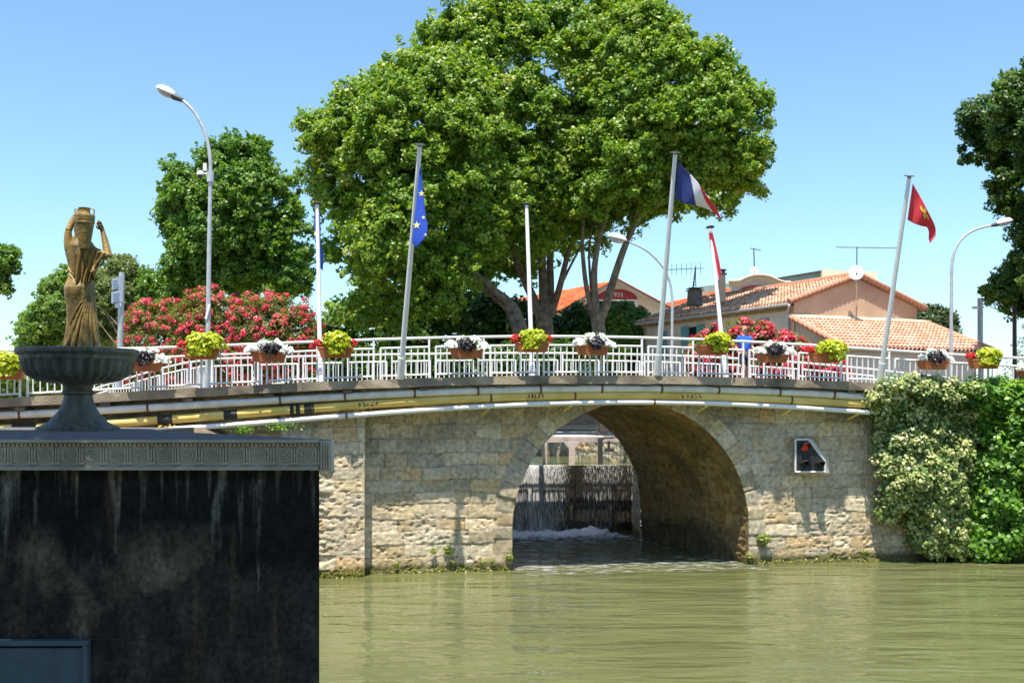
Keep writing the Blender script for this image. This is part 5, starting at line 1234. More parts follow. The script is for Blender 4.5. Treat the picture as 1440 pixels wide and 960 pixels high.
mb = MB(); a = [P(974, 407, 52), P(978, 407, 52.1), P(977.5, 378, 52)]
mb.tube([P(973.8, 408, 51.9), P(977.5, 378, 51.95)], 0.02, 4); mb.tube([P(979, 408, 51.9), P(977.5, 378, 51.95)], 0.02, 4)
for i in range(7): mb.tube([P(974 + i * .5, 406 - i * 4, 51.9), P(978.8 - i * .2, 404 - i * 4, 51.9)], 0.015, 4)
mb.build('lattice', M['darkmetal'], bpy.data.objects['television_antenna'])
antenna((1205, 392), (1205, 347), (1175.5, 347.5), (1262, 349), 16, 'long thin antenna on a mast above the white dish of the brown gable', 1.6, 46.2)
antenna((1061, 382), (1060, 350), (1055, 349), (1070, 352), 5, 'small antenna above the curved cream parapet', 1.3, 70.5, 0.03)
def dish(px, py, Y, r, label, arm_to=None):
    c = P(px, py, Y); t = thing('satellite_dish', c - np.array((0, 0, r)), label, 'satellite dish')
    d = unit(np.array((-0.25, -0.93, 0.22))); s = unit(np.cross(d, (0, 0, 1.0))); u = np.cross(s, d); V = []; n = 24; ks = [0.02, 0.35, 0.65, 0.85, 1.0]
    for k in ks:
        for j in range(n): a = 2 * math.pi * j / n; V.append(c + s * r * k * math.cos(a) + u * r * 1.06 * k * math.sin(a) + d * (0.16 * r * k * k - 0.16 * r))
    mb = MB(); mb.add(V, [(i * n + j, i * n + (j + 1) % n, (i + 1) * n + (j + 1) % n, (i + 1) * n + j) for i in range(4) for j in range(n)] + [tuple(range(n))]); o = mb.build('reflector', M['white'], t, smooth=True); sd = o.modifiers.new('thickness', 'SOLIDIFY'); sd.thickness = 0.02
    mb = MB(); mb.tube([c - u * r * 0.9, c - u * r * 0.5 + d * r * 0.9], 0.015, 5); mb.ball(c - u * r * 0.45 + d * r * 0.92, 0.045, 5); mb.build('feed_arm', M['darkmetal'], t)
    if arm_to is not None: mb = MB(); mb.tube([c - d * 0.08, c - d * 0.10 - np.array((0, 0, r * 1.3)), np.array(arm_to)], 0.03, 6); mb.build('bracket', M['galv'], t)
dish(1204, 383.5, 45.5, 0.31, 'white satellite dish at the apex of the brown gable', P(1205, 422, 46.25))
dish(1061, 381, 69.8, 0.27, 'white satellite dish on the curved cream parapet', P(1061, 390, 70.1))

# winery halls behind
def txt(s, c, h, m, parent, name='lettering'):
    cu = bpy.data.curves.new(name, 'FONT'); cu.body = s; cu.align_x = 'CENTER'; cu.align_y = 'CENTER'; cu.size = h; cu.extrude = 0.02; cu.space_character = 1.1
    tmp = bpy.data.objects.new('tmp', cu); COL.objects.link(tmp); dg = bpy.context.evaluated_depsgraph_get(); me = bpy.data.meshes.new_from_object(tmp.evaluated_get(dg)); bpy.data.objects.remove(tmp)
    me.materials.clear(); me.materials.append(m); og = ORG[parent.name]
    Rm = Matrix.Rotation(math.radians(90), 4, 'X'); me.transform(Matrix.Translation(Vector(np.array(c) - og)) @ Rm); me.name = name
    return link(me, name, parent)
YW = 75.0
hall = thing('winery_hall', (P(867, 0, YW)[0], YW, gz), 'cream gabled hall with red lunettes and the date 1955 behind the plane trunks', 'hall')
def pr3(poly, Y): return [P(x, y, Y) for x, y in poly]
mb = MB(); mb.prism(pr3([(778, 560), (778, 446), (867, 397), (956, 446), (956, 560)], YW), (0, 0.5, 0)); mb.build('wall', M['cream'], hall)
mb = MB()
for a, b in (((775, 445), (867, 393.5)), ((867, 393.5), (958, 443.5))):
    p, q = P(*a, YW), P(*b, YW); d = q - p; mb.prism([p, q, q + np.array((0, 0, -0.30)), p + np.array((0, 0, -0.30))], (0, 0.9, 0)); mb.v[-1][:, 1] -= 0.4
mb.build('cornice', M['creamtrim'], hall)
mb = MB()
for a, b in (((774, 443.5), (867, 392)), ((867, 392), (960, 442))):
    p, q = P(*a, YW), P(*b, YW); mb.prism([p, q, q + np.array((0, 0, -0.06)), p + np.array((0, 0, -0.06))], (0, 1.2, 0)); mb.v[-1][:, 1] -= 0.55
mb.build('verge', M['tilered'], hall)
lun = [(838, 421)] + [(867 - 29 * math.cos(a), 421 - 14.5 * math.sin(a)) for a in np.linspace(0.25, math.pi - 0.25, 16)] + [(896, 421)]
mb = MB(); mb.prism(pr3(lun, YW - 0.03), (0, 0.03, 0)); ln_ = mb.build('lunette', M['redpaint'], hall)
txt('1955', P(867.5, 414.5, YW - 0.07), 0.42, M['cream'], ln_)
mb = MB(); mb.prism(pr3([(836, 421), (898, 421), (898, 423), (836, 423)], YW - 0.08), (0, 0.08, 0)); mb.build('string_course', M['cream'], hall)
mb = MB(); mb.prism(pr3([(840, 423), (892, 423), (892, 480), (840, 480)], YW - 0.02), (0, 0.02, 0)); mb.build('opening', M['glassdark'], hall)
mb = MB(); mb.prism(pr3([(892, 423), (897, 423), (897, 500), (892, 500)], YW - 0.10), (0, 0.10, 0)); mb.build('pilaster', M['cream'], hall)
mb = MB(); mb.prism(pr3([(897, 438), (897, 429), (902, 429), (908, 433), (913, 438)], YW - 0.03), (0, 0.03, 0)); mb.build('side_lunette', M['redpaint'], hall)
mb = MB(); mb.prism(pr3([(816, 445), (821, 430), (828, 424), (836, 422), (836, 445)], YW - 0.03), (0, 0.03, 0)); mb.build('side_lunette', M['redpaint'], hall)
roof('roof', P(705, 441, 78), P(800, 441, 78), P(715, 423, 86), P(862, 396, 86), hall, 'tilered', 0.3, 0.5)
ha2 = thing('rear_hall', (P(960, 0, 82)[0], 86, gz), 'long orange tiled hall roof showing behind the house roof', 'hall')
roof('roof', P(900, 448, 80), P(1040, 440, 80), P(912, 433, 90), P(1040, 402, 90), ha2, 'tilered', 0.3, 0.5)
mb = MB(); mb.prism(pr3([(900, 560), (900, 447), (1040, 440), (1040, 560)], 80.3), (0, 8, 0)); mb.build('wall', M['cream'], ha2)
YP = 70.0
par = thing('curved_parapet_hall', (P(1068, 0, YP)[0], YP, gz), 'pale hall front with a curved parapet and red lunette above the house roof', 'hall')
crv = [(1025, 397), (1032, 397), (1040, 396.5), (1047, 393), (1055, 390), (1064, 388.5), (1073, 388.5), (1082, 390), (1090, 393.5), (1098, 397), (1104, 398.5), (1112, 398.5)]
mb = MB(); mb.prism(pr3([(1029, 560)] + [(max(1029, min(1110, x)), y) for x, y in crv] + [(1110, 560)], YP), (0, 0.6, 0)); mb.build('wall', mat('greyish_cream_render', (0.55, 0.47, 0.42), 0.9, 0.06, 1.5), par)
mb = MB()
for k, (dy, r, dz) in enumerate(((-0.12, 0.14, 0.0), (-0.30, 0.09, 0.14), (-0.04, 0.09, -0.16))): mb.tube([P(x, y + 1.2, YP + dy) + np.array((0, 0, dz)) for x, y in crv], r, 8)
mb.build('cornice', M['creamtrim'], par, smooth=True)
mb = MB(); mb.prism(pr3([(1040, 412)] + [(1066 - 26 * math.cos(a), 409 - 8 * math.sin(a)) for a in np.linspace(0.1, math.pi - .1, 14)] + [(1092, 412)], YP - 0.04), (0, 0.04, 0)); ln_ = mb.build('lunette', M['redpaint'], par)
txt('1874', P(1068.5, 404.2, YP - 0.08), 0.26, M['cream'], ln_)
an = thing('sheet_clad_hall', (P(1150, 0, 82)[0], 84, gz), 'greenish sheet clad hall with a pale end block rising behind the tiled roof', 'hall')
mb = MB(); mb.prism(pr3([(1084, 430), (1084, 393.5), (1160, 380.5), (1160, 430)], 82), (0, 10, 0)); mb.build('cladding', M['corrug'], an)
mb = MB(); mb.prism(pr3([(1082, 393.5), (1082, 392.2), (1160, 379.2), (1160, 380.5)], 81.8), (0, 10, 0)); mb.build('roof_edge', M['darkmetal'], an)
mb = MB(); mb.prism(pr3([(1156, 430), (1156, 379), (1233, 382), (1233, 430)], 81.5), (0, 6, 0)); mb.build('end_block', M['cream'], an)
mb = MB(); mb.prism(pr3([(983, 425), (983, 403), (1034, 397), (1034, 425)], 95), (0, 6, 0)); o = mb.build('sheet_shed', M['corrug'], None); props(o, 'strip of greenish sheet wall behind the two chimneys', 'shed')

# ------------------------------------------------------------------ trees
G1 = 'plane trees behind the bridge'
YA, YB, YC = 49.0, 53.0, 50.0
polyA = [(420, 215), (430, 185), (455, 170), (470, 150), (500, 140), (520, 120), (545, 112), (565, 95), (590, 80), (640, 70), (690, 120), (740, 200), (745, 300), (715, 345), (690, 400), (655, 440), (600, 472), (520, 476), (475, 474), (468, 440), (488, 420), (470, 400), (482, 385), (458, 370), (455, 340), (472, 320), (440, 290), (435, 250)]
polyB = [(580, 90), (592, 62), (612, 42), (632, 28), (655, 16), (680, 12), (700, -2), (722, -10), (745, 5), (770, 22), (800, 12), (830, 14), (852, -6), (880, -12), (905, 8), (925, 28), (930, 120), (920, 220), (890, 290), (850, 338), (805, 352), (775, 385), (735, 400), (690, 395), (640, 360), (610, 250), (590, 160)]
polyC = [(850, 40), (905, 5), (922, 26), (942, 42), (960, 66), (985, 62), (1000, 75), (1012, 97), (1030, 110), (1050, 130), (1066, 147), (1076, 165), (1071, 186), (1092, 207), (1086, 225), (1071, 246), (1061, 262), (1056, 286), (1032, 300), (1038, 318), (1022, 345), (1004, 320), (992, 300), (975, 335), (968, 368), (958, 322), (938, 300), (912, 318), (900, 342), (885, 345), (872, 318), (845, 335), (812, 320), (800, 250), (820, 140)]
gA = P(733, 0, YA); gA[2] = gz
def pts(*l, Y, dy=0): return PL(l, Y, dy)
tree('plane_tree', 'leftmost of the big plane trees, its trunk leaning left with low spreading boughs', 'tree', polyA, YA, 4.6, 1500, 0.56, 60, 0.27, 'leaf_main',
     [(pts((745, 560), (735, 475), (722, 437), (711, 424), (686, 405), (661, 380), (628, 360), (590, 330), (560, 280), Y=YA), 0.42, 0.07),
      (pts((712, 425), (690, 402), (666, 385), (645, 372), (611, 368), (575, 378), (540, 392), Y=YA - 0.4, dy=-2.5), 0.17, 0.05),
      (pts((628, 360), (612, 300), (622, 230), (630, 160), Y=YA, dy=2), 0.14, 0.03), (pts((660, 380), (640, 310), (650, 220), (650, 140), Y=YA, dy=1), 0.16, 0.03), (pts((590, 330), (540, 290), (490, 250), (460, 220), Y=YA, dy=-1), 0.10, 0.025), (pts((686, 405), (640, 400), (580, 420), (530, 430), Y=YA, dy=2), 0.10, 0.025)], (gA[0], YA, gz), G1, gap=0.12, seed=1)
gB = P(770, 0, YB)
tree('plane_tree', 'tallest plane tree in the middle, trunk forking close above the railing', 'tree', polyB, YB, 5.0, 1750, 0.58, 58, 0.28, 'leaf_main',
     [(pts((768, 560), (767, 470), (764, 440), Y=YB), 0.50, 0.40), (pts((760, 445), (748, 415), (738, 395), (725, 362), (716, 330), (700, 260), (680, 180), (670, 110), Y=YB), 0.26, 0.04),
      (pts((766, 445), (764, 400), (761, 355), (765, 280), (770, 180), (765, 90), Y=YB), 0.27, 0.04), (pts((772, 445), (774, 400), (773, 355), (790, 280), (820, 180), (840, 90), Y=YB, dy=1), 0.24, 0.04),
      (pts((774, 445), (787, 405), (797, 362), (815, 310), (850, 240), (880, 160), Y=YB, dy=-1), 0.19, 0.04), (pts((787, 405), (800, 378), (815, 350), (830, 310), Y=YB, dy=1), 0.08, 0.03), (pts((765, 280), (720, 200), (700, 120), Y=YB, dy=-2), 0.1, 0.03)], (gB[0], YB, gz), G1, gap=0.14, seed=2)
gC = P(843, 0, YC)
tree('plane_tree', 'rightmost big plane tree with several thin stems rising in front of the dated gable', 'tree', polyC, YC, 4.4, 1350, 0.54, 58, 0.27, 'leaf_main',
     [(pts((845, 560), (843, 470), (839, 442), Y=YC), 0.36, 0.30), (pts((836, 445), (824, 405), (818, 345), (822, 280), (840, 200), Y=YC), 0.14, 0.04), (pts((838, 445), (831, 405), (827, 350), (840, 270), Y=YC, dy=.6), 0.09, 0.03),
      (pts((840, 445), (836, 415), (835, 380), (841, 342), (860, 270), (880, 180), (890, 100), Y=YC, dy=-.5), 0.20, 0.04), (pts((844, 450), (852, 430), (863, 392), (877, 350), (888, 325), (905, 295), (935, 260), (975, 200), (1000, 140), Y=YC, dy=-1), 0.22, 0.04),
      (pts((905, 295), (950, 280), (1000, 270), (1040, 230), Y=YC, dy=-1), 0.09, 0.03), (pts((935, 260), (940, 180), (935, 100), Y=YC), 0.09, 0.03), (pts((888, 325), (897, 290), (905, 230), Y=YC, dy=1), 0.08, 0.03)], (gC[0], YC, gz), G1, gap=0.26, seed=3)
tree('plane_tree', 'dark round tree behind the oleanders and the tall street lamp', 'tree',
     [(232, 290), (240, 255), (262, 235), (285, 232), (300, 215), (325, 205), (350, 195), (375, 203), (395, 220), (415, 235), (427, 265), (440, 290), (438, 330), (430, 360), (442, 395), (440, 436), (405, 432), (370, 418), (345, 430), (320, 420), (300, 436), (270, 425), (246, 425), (238, 370), (245, 340), (232, 315)],
     68, 4.6, 1150, 0.62, 52, 0.33, 'leaf_mid', [(pts((338, 560), (338, 460), (336, 410), (340, 380), Y=68), 0.5, 0.35), (pts((336, 400), (312, 360), (290, 310), (275, 270), Y=68), 0.24, 0.05), (pts((340, 390), (350, 330), (345, 260), Y=68), 0.28, 0.05), (pts((340, 395), (375, 360), (400, 310), (405, 270), Y=68), 0.22, 0.05)], (P(338, 0, 68)[0], 68, gz), 'trees at the back left', gap=0.26, seed=4)
tree('bushy_tree', 'bright green tree left of the statue rising above the fountain bowl', 'tree', [(34, 510), (44, 455), (58, 434), (68, 418), (80, 398), (96, 384), (110, 372), (130, 366), (160, 390), (165, 510)], 84, 4.5, 800, 0.62, 46, 0.36, 'leaf_far', [(pts((105, 540), (104, 470), (110, 410), Y=84), 0.3, 0.06)], (P(105, 0, 84)[0], 84, gz), 'trees at the back left', seed=5)
tree('bushy_tree', 'grey green tree with bare pale branches between the statue and the oleanders', 'tree', [(118, 480), (122, 400), (130, 372), (150, 358), (175, 357), (198, 362), (215, 375), (232, 395), (240, 430), (230, 470), (160, 490)], 74, 3.6, 560, 0.52, 44, 0.26, 'leaf_grey',
     [(pts((180, 520), (178, 440), (168, 400), (150, 375), Y=72), 0.16, 0.04), (pts((182, 500), (150, 440), (128, 425), Y=70.2), 0.07, 0.03), (pts((178, 470), (195, 425), (212, 408), (225, 404), Y=70), 0.07, 0.025), (pts((176, 470), (160, 450), (140, 430), (132, 432), Y=70), 0.06, 0.02), (pts((182, 470), (188, 430), (205, 395), Y=70.2), 0.06, 0.02), (pts((176, 500), (148, 465), (136, 448), Y=69.8), 0.06, 0.02)], (P(180, 0, 74)[0], 74, gz), 'trees at the back left', gap=0.42, seed=6, barkm='bark')
tree('bushy_tree', 'fresh green tree just left of the tall street lamp above the oleanders', 'tree', [(205, 440), (212, 395), (228, 375), (250, 385), (268, 398), (292, 408), (305, 425), (300, 470), (210, 470)], 70, 3.0, 320, 0.6, 46, 0.32, 'leaf_mid', [(pts((255, 540), (252, 470), (248, 420), Y=70), 0.2, 0.05)], (P(255, 0, 70)[0], 70, gz), 'trees at the back left', seed=7)
def bush(name, label, cat, poly, Y, thick, ncl, r, per, ls, lm, group=None, gap=0.2, seed=0, kind=None, front=0.75, gf=0.5, wid=0.75, up=0.5):
    c, ctr = crown_clumps(poly, Y, thick, ncl, r, front, gap, gf, seed, inset=0.4); Pt, N, rv = clump_leaves(c, ctr, r, per, 0.85, up=up)
    o = leaf_mesh(name, Pt, N, ls, M[lm], None, rv, wid=wid); props(o, label, cat, group, kind); return o
bush('far_treeline', None, None, [(-60, 560), (-60, 515), (-10, 500), (30, 505), (70, 498), (120, 503), (200, 497), (260, 500), (260, 560)], 120, 6, 900, 1.1, 30, 0.6, 'leaf_far', kind='stuff', seed=8)
bush('leafy_shrub', 'light green leafy shrub below the dated gable, right of the trunks', 'shrub', [(846, 500), (843, 447), (856, 433), (876, 425), (892, 432), (912, 441), (920, 452), (908, 478), (900, 500)], 58, 1.8, 240, 0.40, 46, 0.22, 'leaf_bush', seed=9)
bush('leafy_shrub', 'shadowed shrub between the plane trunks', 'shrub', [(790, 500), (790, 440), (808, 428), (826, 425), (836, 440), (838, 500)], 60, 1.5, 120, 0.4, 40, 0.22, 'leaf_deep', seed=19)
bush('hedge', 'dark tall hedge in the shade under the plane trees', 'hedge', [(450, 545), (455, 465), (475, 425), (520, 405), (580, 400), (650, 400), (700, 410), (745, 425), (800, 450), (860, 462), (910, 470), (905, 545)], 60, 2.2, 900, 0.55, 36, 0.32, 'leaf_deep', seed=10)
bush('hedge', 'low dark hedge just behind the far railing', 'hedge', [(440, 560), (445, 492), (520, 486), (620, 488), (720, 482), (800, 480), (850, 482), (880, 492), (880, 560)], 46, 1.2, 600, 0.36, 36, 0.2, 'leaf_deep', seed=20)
tree('pine_tree', 'small round pine right of the brown gable', 'tree', [(1272, 490), (1284, 440), (1295, 424), (1312, 430), (1330, 444), (1337, 470), (1328, 490)], 64, 2.0, 260, 0.42, 60, 0.22, 'leaf_pine', [(pts((1308, 545), (1308, 480), (1306, 450), Y=64), 0.15, 0.06)], (P(1308, 0, 64)[0], 64, gz), seed=11)
tree('plane_tree', 'dark leafy tree overhanging from the right edge above the lamp', 'tree', [(1356, 165), (1372, 135), (1395, 125), (1415, 110), (1440, 88), (1480, 60), (1560, 80), (1560, 450), (1460, 442), (1432, 432), (1412, 428), (1402, 402), (1405, 375), (1425, 350), (1442, 330), (1428, 300), (1410, 272), (1395, 250), (1380, 237), (1370, 207), (1362, 187)], 43, 3.0, 2300, 0.38, 55, 0.21, 'leaf_deep',
     [(pts((1540, 560), (1535, 450), (1520, 330), (1500, 200), Y=43), 0.4, 0.08), (pts((1520, 330), (1470, 260), (1420, 200), (1390, 160), Y=43), 0.12, 0.03), (pts((1530, 420), (1480, 390), (1430, 390), Y=43), 0.1, 0.03)], (P(1540, 0, 43)[0], 43, gz), gap=0.12, seed=12)
tree('plane_tree', 'leafy branch tips of a tree reaching in from the left edge', 'tree', [(-70, 330), (-30, 335), (-4, 338), (12, 348), (20, 372), (11, 392), (2, 412), (-30, 420), (-70, 420)], 40, 1.3, 600, 0.22, 50, 0.19, 'leaf_mid', [(pts((-110, 560), (-105, 400), (-60, 375), (0, 372), Y=40), 0.2, 0.03)], (P(-110, 0, 40)[0], 40, gz), gap=0.3, seed=13)
# conifer fronds at the right edge
t = thing('conifer', (P(1462, 0, 56)[0], 56, gz), 'feathery conifer at the right edge behind the dark wooden pole', 'tree')
tubes('trunk', [(pts((1462, 560), (1462, 430), Y=56), 0.15, 0.03)], M['bark'], t)
Pts, Ns = [], []
for i in range(26):
    py = 440 + i * 3.2; L = 8 + i * 1.5; sg = -1 if i % 2 else 1; a = P(1462, py, 56); yo = R.uniform(-1, 1)
    for k in range(60):
        f = R.random(); Pts.append(a + (P(1462 + sg * L * 1.25, py + 5 + 4 * R.random(), 56) - a) * f + np.array((R.gauss(0, .06), yo * f + R.gauss(0, .1), -abs(R.gauss(0, .10))))); Ns.append((R.gauss(0, .3), R.gauss(0, .4), 1))
leaf_mesh('crown', Pts, Ns, 0.22, M['leaf_pine'], t, wid=0.3)

# oleanders
def oleander(label, poly, Y, thick, ncl, r=0.34, per=46, flw=0.66, seed=0):
    base = P(np.mean([p[0] for p in poly]), 0, Y); base[2] = gz
    t = thing('oleander', base, label, 'oleander', 'pink flowering oleanders behind the railings')
    c, ctr = crown_clumps(poly, Y, thick, ncl, r, 0.8, 0.12, 0.6, seed, inset=0.35); Pt, N, rv = clump_leaves(c, ctr, r, per, 1.0, up=0.6)
    leaf_mesh('foliage', Pt, N, 0.24, M['leaf_olean'], t, rv, wid=0.28)
    k = RNG.uniform(0, 1, len(c)) < flw; f = c[k]; f = f + unit(f - ctr + np.array((0, -1.2, 0.8))) * r * 0.8
    Pf, Nf, rf = clump_leaves(f, ctr, 0.18, 44, 0.8, up=0.5)
    leaf_mesh('blossoms', Pf, Nf, 0.085, M['petal_pink'], t, np.clip(rf + 0.1, 0, 1), wid=0.9)
    tubes('stems', [([base + np.array((R.uniform(-.3, .3), 0, 0)), base + np.array((R.uniform(-.8, .8), R.uniform(-.5, .5), 2.2))], 0.05, 0.02) for _ in range(5)], M['bark'], t, 6)
oleander('pink oleander beside the grey sign post, the leftmost of the row', [(160, 540), (168, 470), (180, 440), (205, 427), (235, 420), (262, 428), (275, 470), (275, 540)], 63, 2.0, 300, 0.42, seed=21)
oleander('pink oleander right behind the tall street lamp pole', [(240, 540), (245, 440), (262, 418), (290, 407), (320, 404), (345, 413), (355, 460), (350, 540)], 55, 2.0, 330, 0.38, flw=0.66, seed=22)
oleander('broad pink oleander left of the upright pale flagpole', [(325, 540), (330, 430), (350, 418), (378, 415), (405, 417), (432, 426), (450, 450), (464, 482), (460, 540)], 50, 2.0, 380, 0.35, flw=0.66, seed=23)
oleander('small pink oleander in front of the house, left of the narrow flag', [(958, 545), (966, 490), (980, 474), (998, 462), (1012, 460), (1018, 490), (1018, 545)], 41.0, 0.9, 170, 0.26, flw=0.66, seed=24)
oleander('pink oleander rising behind the person in the blue shirt', [(1008, 545), (1012, 478), (1026, 456), (1045, 449), (1066, 452), (1086, 464), (1092, 490), (1092, 545)], 41.5, 1.0, 260, 0.26, flw=0.66, seed=25)
oleander('pink oleander against the annex side wall', [(1080, 545), (1084, 478), (1100, 470), (1122, 474), (1134, 488), (1160, 505), (1186, 512), (1192, 545)], 40.5, 0.9, 260, 0.25, flw=0.66, seed=26)

# ------------------------------------------------------------------ flower boxes on the railing
def flowerbox(px, py, kind, label, seed, scale=1.0, lime=None, left=True, right=True, o=1.02, yaw=0.0):
    s, z = face(px, py, o); c = B(s, o, z); t = thing('flower_box', c, label, 'flower box', 'terracotta flower boxes hung on the railing')
    rs = np.random.default_rng(seed); W, D, Hh = 0.92 * scale, 0.27, 0.27; ang = TH + yaw + rs.normal(0, 0.05); gx, gz2 = rs.uniform(0.9, 1.2), rs.uniform(0.85, 1.2)
    ca, sa = math.cos(ang), math.sin(ang); ex = np.array((ca, sa, 0)); ey = np.array((sa, -ca, 0))
    def loc(x, y, zz_): return c + ex * x + ey * y + np.array((0, 0, zz_))
    mb = MB()
    def ringp(w, d, z): return [loc(-w / 2, -d / 2, z), loc(w / 2, -d / 2, z), loc(w / 2, d / 2, z), loc(-w / 2, d / 2, z)]
    lv = [ringp(W * 0.80, D * 0.72, -Hh), ringp(W * 0.97, D * 0.96, -0.05), ringp(W, D, -0.05), ringp(W, D, 0.0), ringp(W * 0.94, D * 0.86, 0.0), ringp(W * 0.92, D * 0.84, -0.06)]
    V = [p for r_ in lv for p in r_]; mb.add(V, [(i * 4 + j, i * 4 + (j + 1) % 4, i * 4 + 4 + (j + 1) % 4, i * 4 + 4 + j) for i in range(5) for j in range(4)] + [(3, 2, 1, 0), (20, 21, 22, 23)])
    mb.build('trough', M['terracotta'], t, bevel=0.008)
    mb = MB()
    for x in (-0.25, 0.25): mb.tube([loc(x, -D / 2 - 0.10, 0.10), loc(x, -D / 2, 0.02), loc(x, -D / 2 * 0.75, -Hh * 0.9)], 0.012, 5)
    mb.build('hook', M['darkmetal'], t)
    def mound(cx, cy, cz, rx, ry, rz, n, ls, m, name, wid=0.8, par=t, shell=0.6, lay=(0.15, 0.15, 0.75), fr=0.0):
        d = unit(rs.normal(size=(n, 3))); d[:, 2] = np.where(d[:, 2] < -0.35, -d[:, 2], d[:, 2]); k = rs.uniform(shell, 1.0, (n, 1)) * (0.86 + 0.28 * vnoise(d[:, :1] * 4 + seed, d[:, 2:] * 4 + cx * 9, 5))
        q = d * k * np.array((rx, ry, rz)); 
        Pn = np.stack([loc(cx + a[0], cy + a[1], cz + a[2]) for a in q]); Nn = ex * d[:, :1] + ey * d[:, 1:2] + np.array((0, 0, 1)) * d[:, 2:] * 0.8 + np.array((0, 0, 0.45)) + ey * 0.25 + rs.normal(0, 0.45, (n, 3))
        leaf_mesh(name, Pn, Nn, ls, M[m], par, np.clip(0.5 + rs.normal(0, 0.25, n), 0, 1), wid=wid)
    if kind == 'lime':
        x0, w = lime if lime else (0.0, 0.42)
        mound(x0, 0.08, 0.10, w * gx, 0.30, 0.28 * gz2, 850, 0.105, 'leaf_lime', 'lime_foliage', shell=0.55)
        mound(x0 + rs.uniform(-.1, .15), 0.20, -0.12, w * rs.uniform(0.5, 0.85), 0.14, rs.uniform(0.14, 0.30), 260, 0.10, 'leaf_lime', 'trailing_foliage')
        if left: mound(-W * 0.5, 0.04, 0.06, 0.15, 0.13, 0.14, 240, 0.055, 'petal_red', 'red_flowers', 0.9)
        if right: mound(W * 0.5, 0.02, 0.08, 0.10, 0.11, 0.13, 150, 0.055, 'petal_red', 'red_flowers', 0.9)
        mound(-W * 0.38, 0.0, -0.01, 0.14, 0.12, 0.08, 60, 0.07, 'leaf_mid', 'green_leaves')
    else:
        mound(0.05, 0.02, 0.03, 0.40, 0.15, 0.17, 260, 0.07, 'leaf_mid', 'green_leaves', 0.5)
        dx = lime[0] if lime else 0.04
        mound(dx, 0.12, 0.05, 0.25 * gx, 0.18, 0.20 * gz2, 380, 0.095, 'leaf_black', 'dark_foliage', 0.7)
        mound(dx, 0.20, -0.08, 0.14, 0.08, 0.15, 80, 0.085, 'leaf_black', 'trailing_foliage', 0.7)
        for (x, z0, rr, n) in ((-W * 0.44, 0.04, 0.17, 60), (W * 0.46, 0.0, 0.19, 70), (-0.1, 0.20, 0.16, 22), (0.2, 0.16, 0.18, 22)):
            if kind == 'sparse' and n > 40: n = 16; rr *= 0.8
            # each bloom: five petals round a small centre
            d = unit(rs.normal(size=(n, 3))); d[:, 2] = np.abs(d[:, 2]) - 0.25; d[:, 1] = np.abs(d[:, 1]); q = d * rr * rs.uniform(0.7, 1.1, (n, 1)); Pn, Nn = [], []
            for a in q:
                cc = loc(x + a[0], 0.06 + a[1] * 0.9, z0 + a[2]); nn = unit(ey * 0.8 + np.array((0, 0, 0.5)) + rs.normal(0, 0.35, 3)); s1 = unit(np.cross(nn, (0.3, 0.2, 0.9))); s2 = np.cross(nn, s1); a0 = rs.uniform(0, 6)
                for k in range(5): Pn.append(cc + 0.026 * (s1 * math.cos(a0 + k * 1.257) + s2 * math.sin(a0 + k * 1.257))); Nn.append(nn + rs.normal(0, 0.12, 3))
            leaf_mesh('white_flowers', Pn, Nn, 0.055, M['petal_white'], t, rs.uniform(0, 1, len(Pn)), wid=0.95)
        mound(0.0, -0.02, 0.22, 0.26, 0.08, 0.13, 70, 0.08, 'leaf_bright', 'upright_leaves', 0.35)
    return t
flowerbox(8, 518, 'lime', 'lime green flower box at the left edge, half hidden by the fountain bowl', 31, lime=(0.02, 0.5), right=False)
flowerbox(203, 507, 'white', 'white and black flower box peeking out right of the fountain bowl', 32, lime=(0.0, 0.3))
flowerbox(283, 490, 'lime', 'lime flower box with red blooms on its left, below the tall street lamp', 33, lime=(0.10, 0.50), right=False)
flowerbox(378, 494, 'white', 'white and black flower box in front of the broad oleander', 34, lime=(0.08, 0.27))
flowerbox(472, 488, 'lime', 'lime flower box with red blooms at both ends beside the upright pale flagpole', 35, lime=(0.04, 0.38))
flowerbox(656, 489, 'white', 'white and black flower box between the blue flag and the bare flagpole', 36, lime=(0.0, 0.25))
flowerbox(748, 481, 'lime', 'round lime flower box with red ends at the foot of the bare flagpole', 37, lime=(0.02, 0.37))
flowerbox(833, 485, 'white', 'white and black flower box right of the thin plane stems', 38, lime=(0.06, 0.30))
flowerbox(1002, 485, 'lime', 'lime flower box left of the person in blue', 39, lime=(0.14, 0.38), left=False)
flowerbox(1086, 496, 'white', 'white and black flower box right of the person in blue', 40, lime=(0.04, 0.30))
flowerbox(1161, 496, 'lime', 'lime flower box with red blooms on its left, in front of the annex roof edge', 41, lime=(0.16, 0.42), right=False)
flowerbox(1312, 506, 'sparse', 'sparse dark flower box left of the right hand street lamp', 42, lime=(0.02, 0.30))
flowerbox(1384, 505, 'lime', 'trailing lime flower box with red blooms near the pale concrete pole', 43, lime=(0.10, 0.42), right=False)
flowerbox(1452, 520, 'white', 'white flower box cut by the right edge of the view', 44)

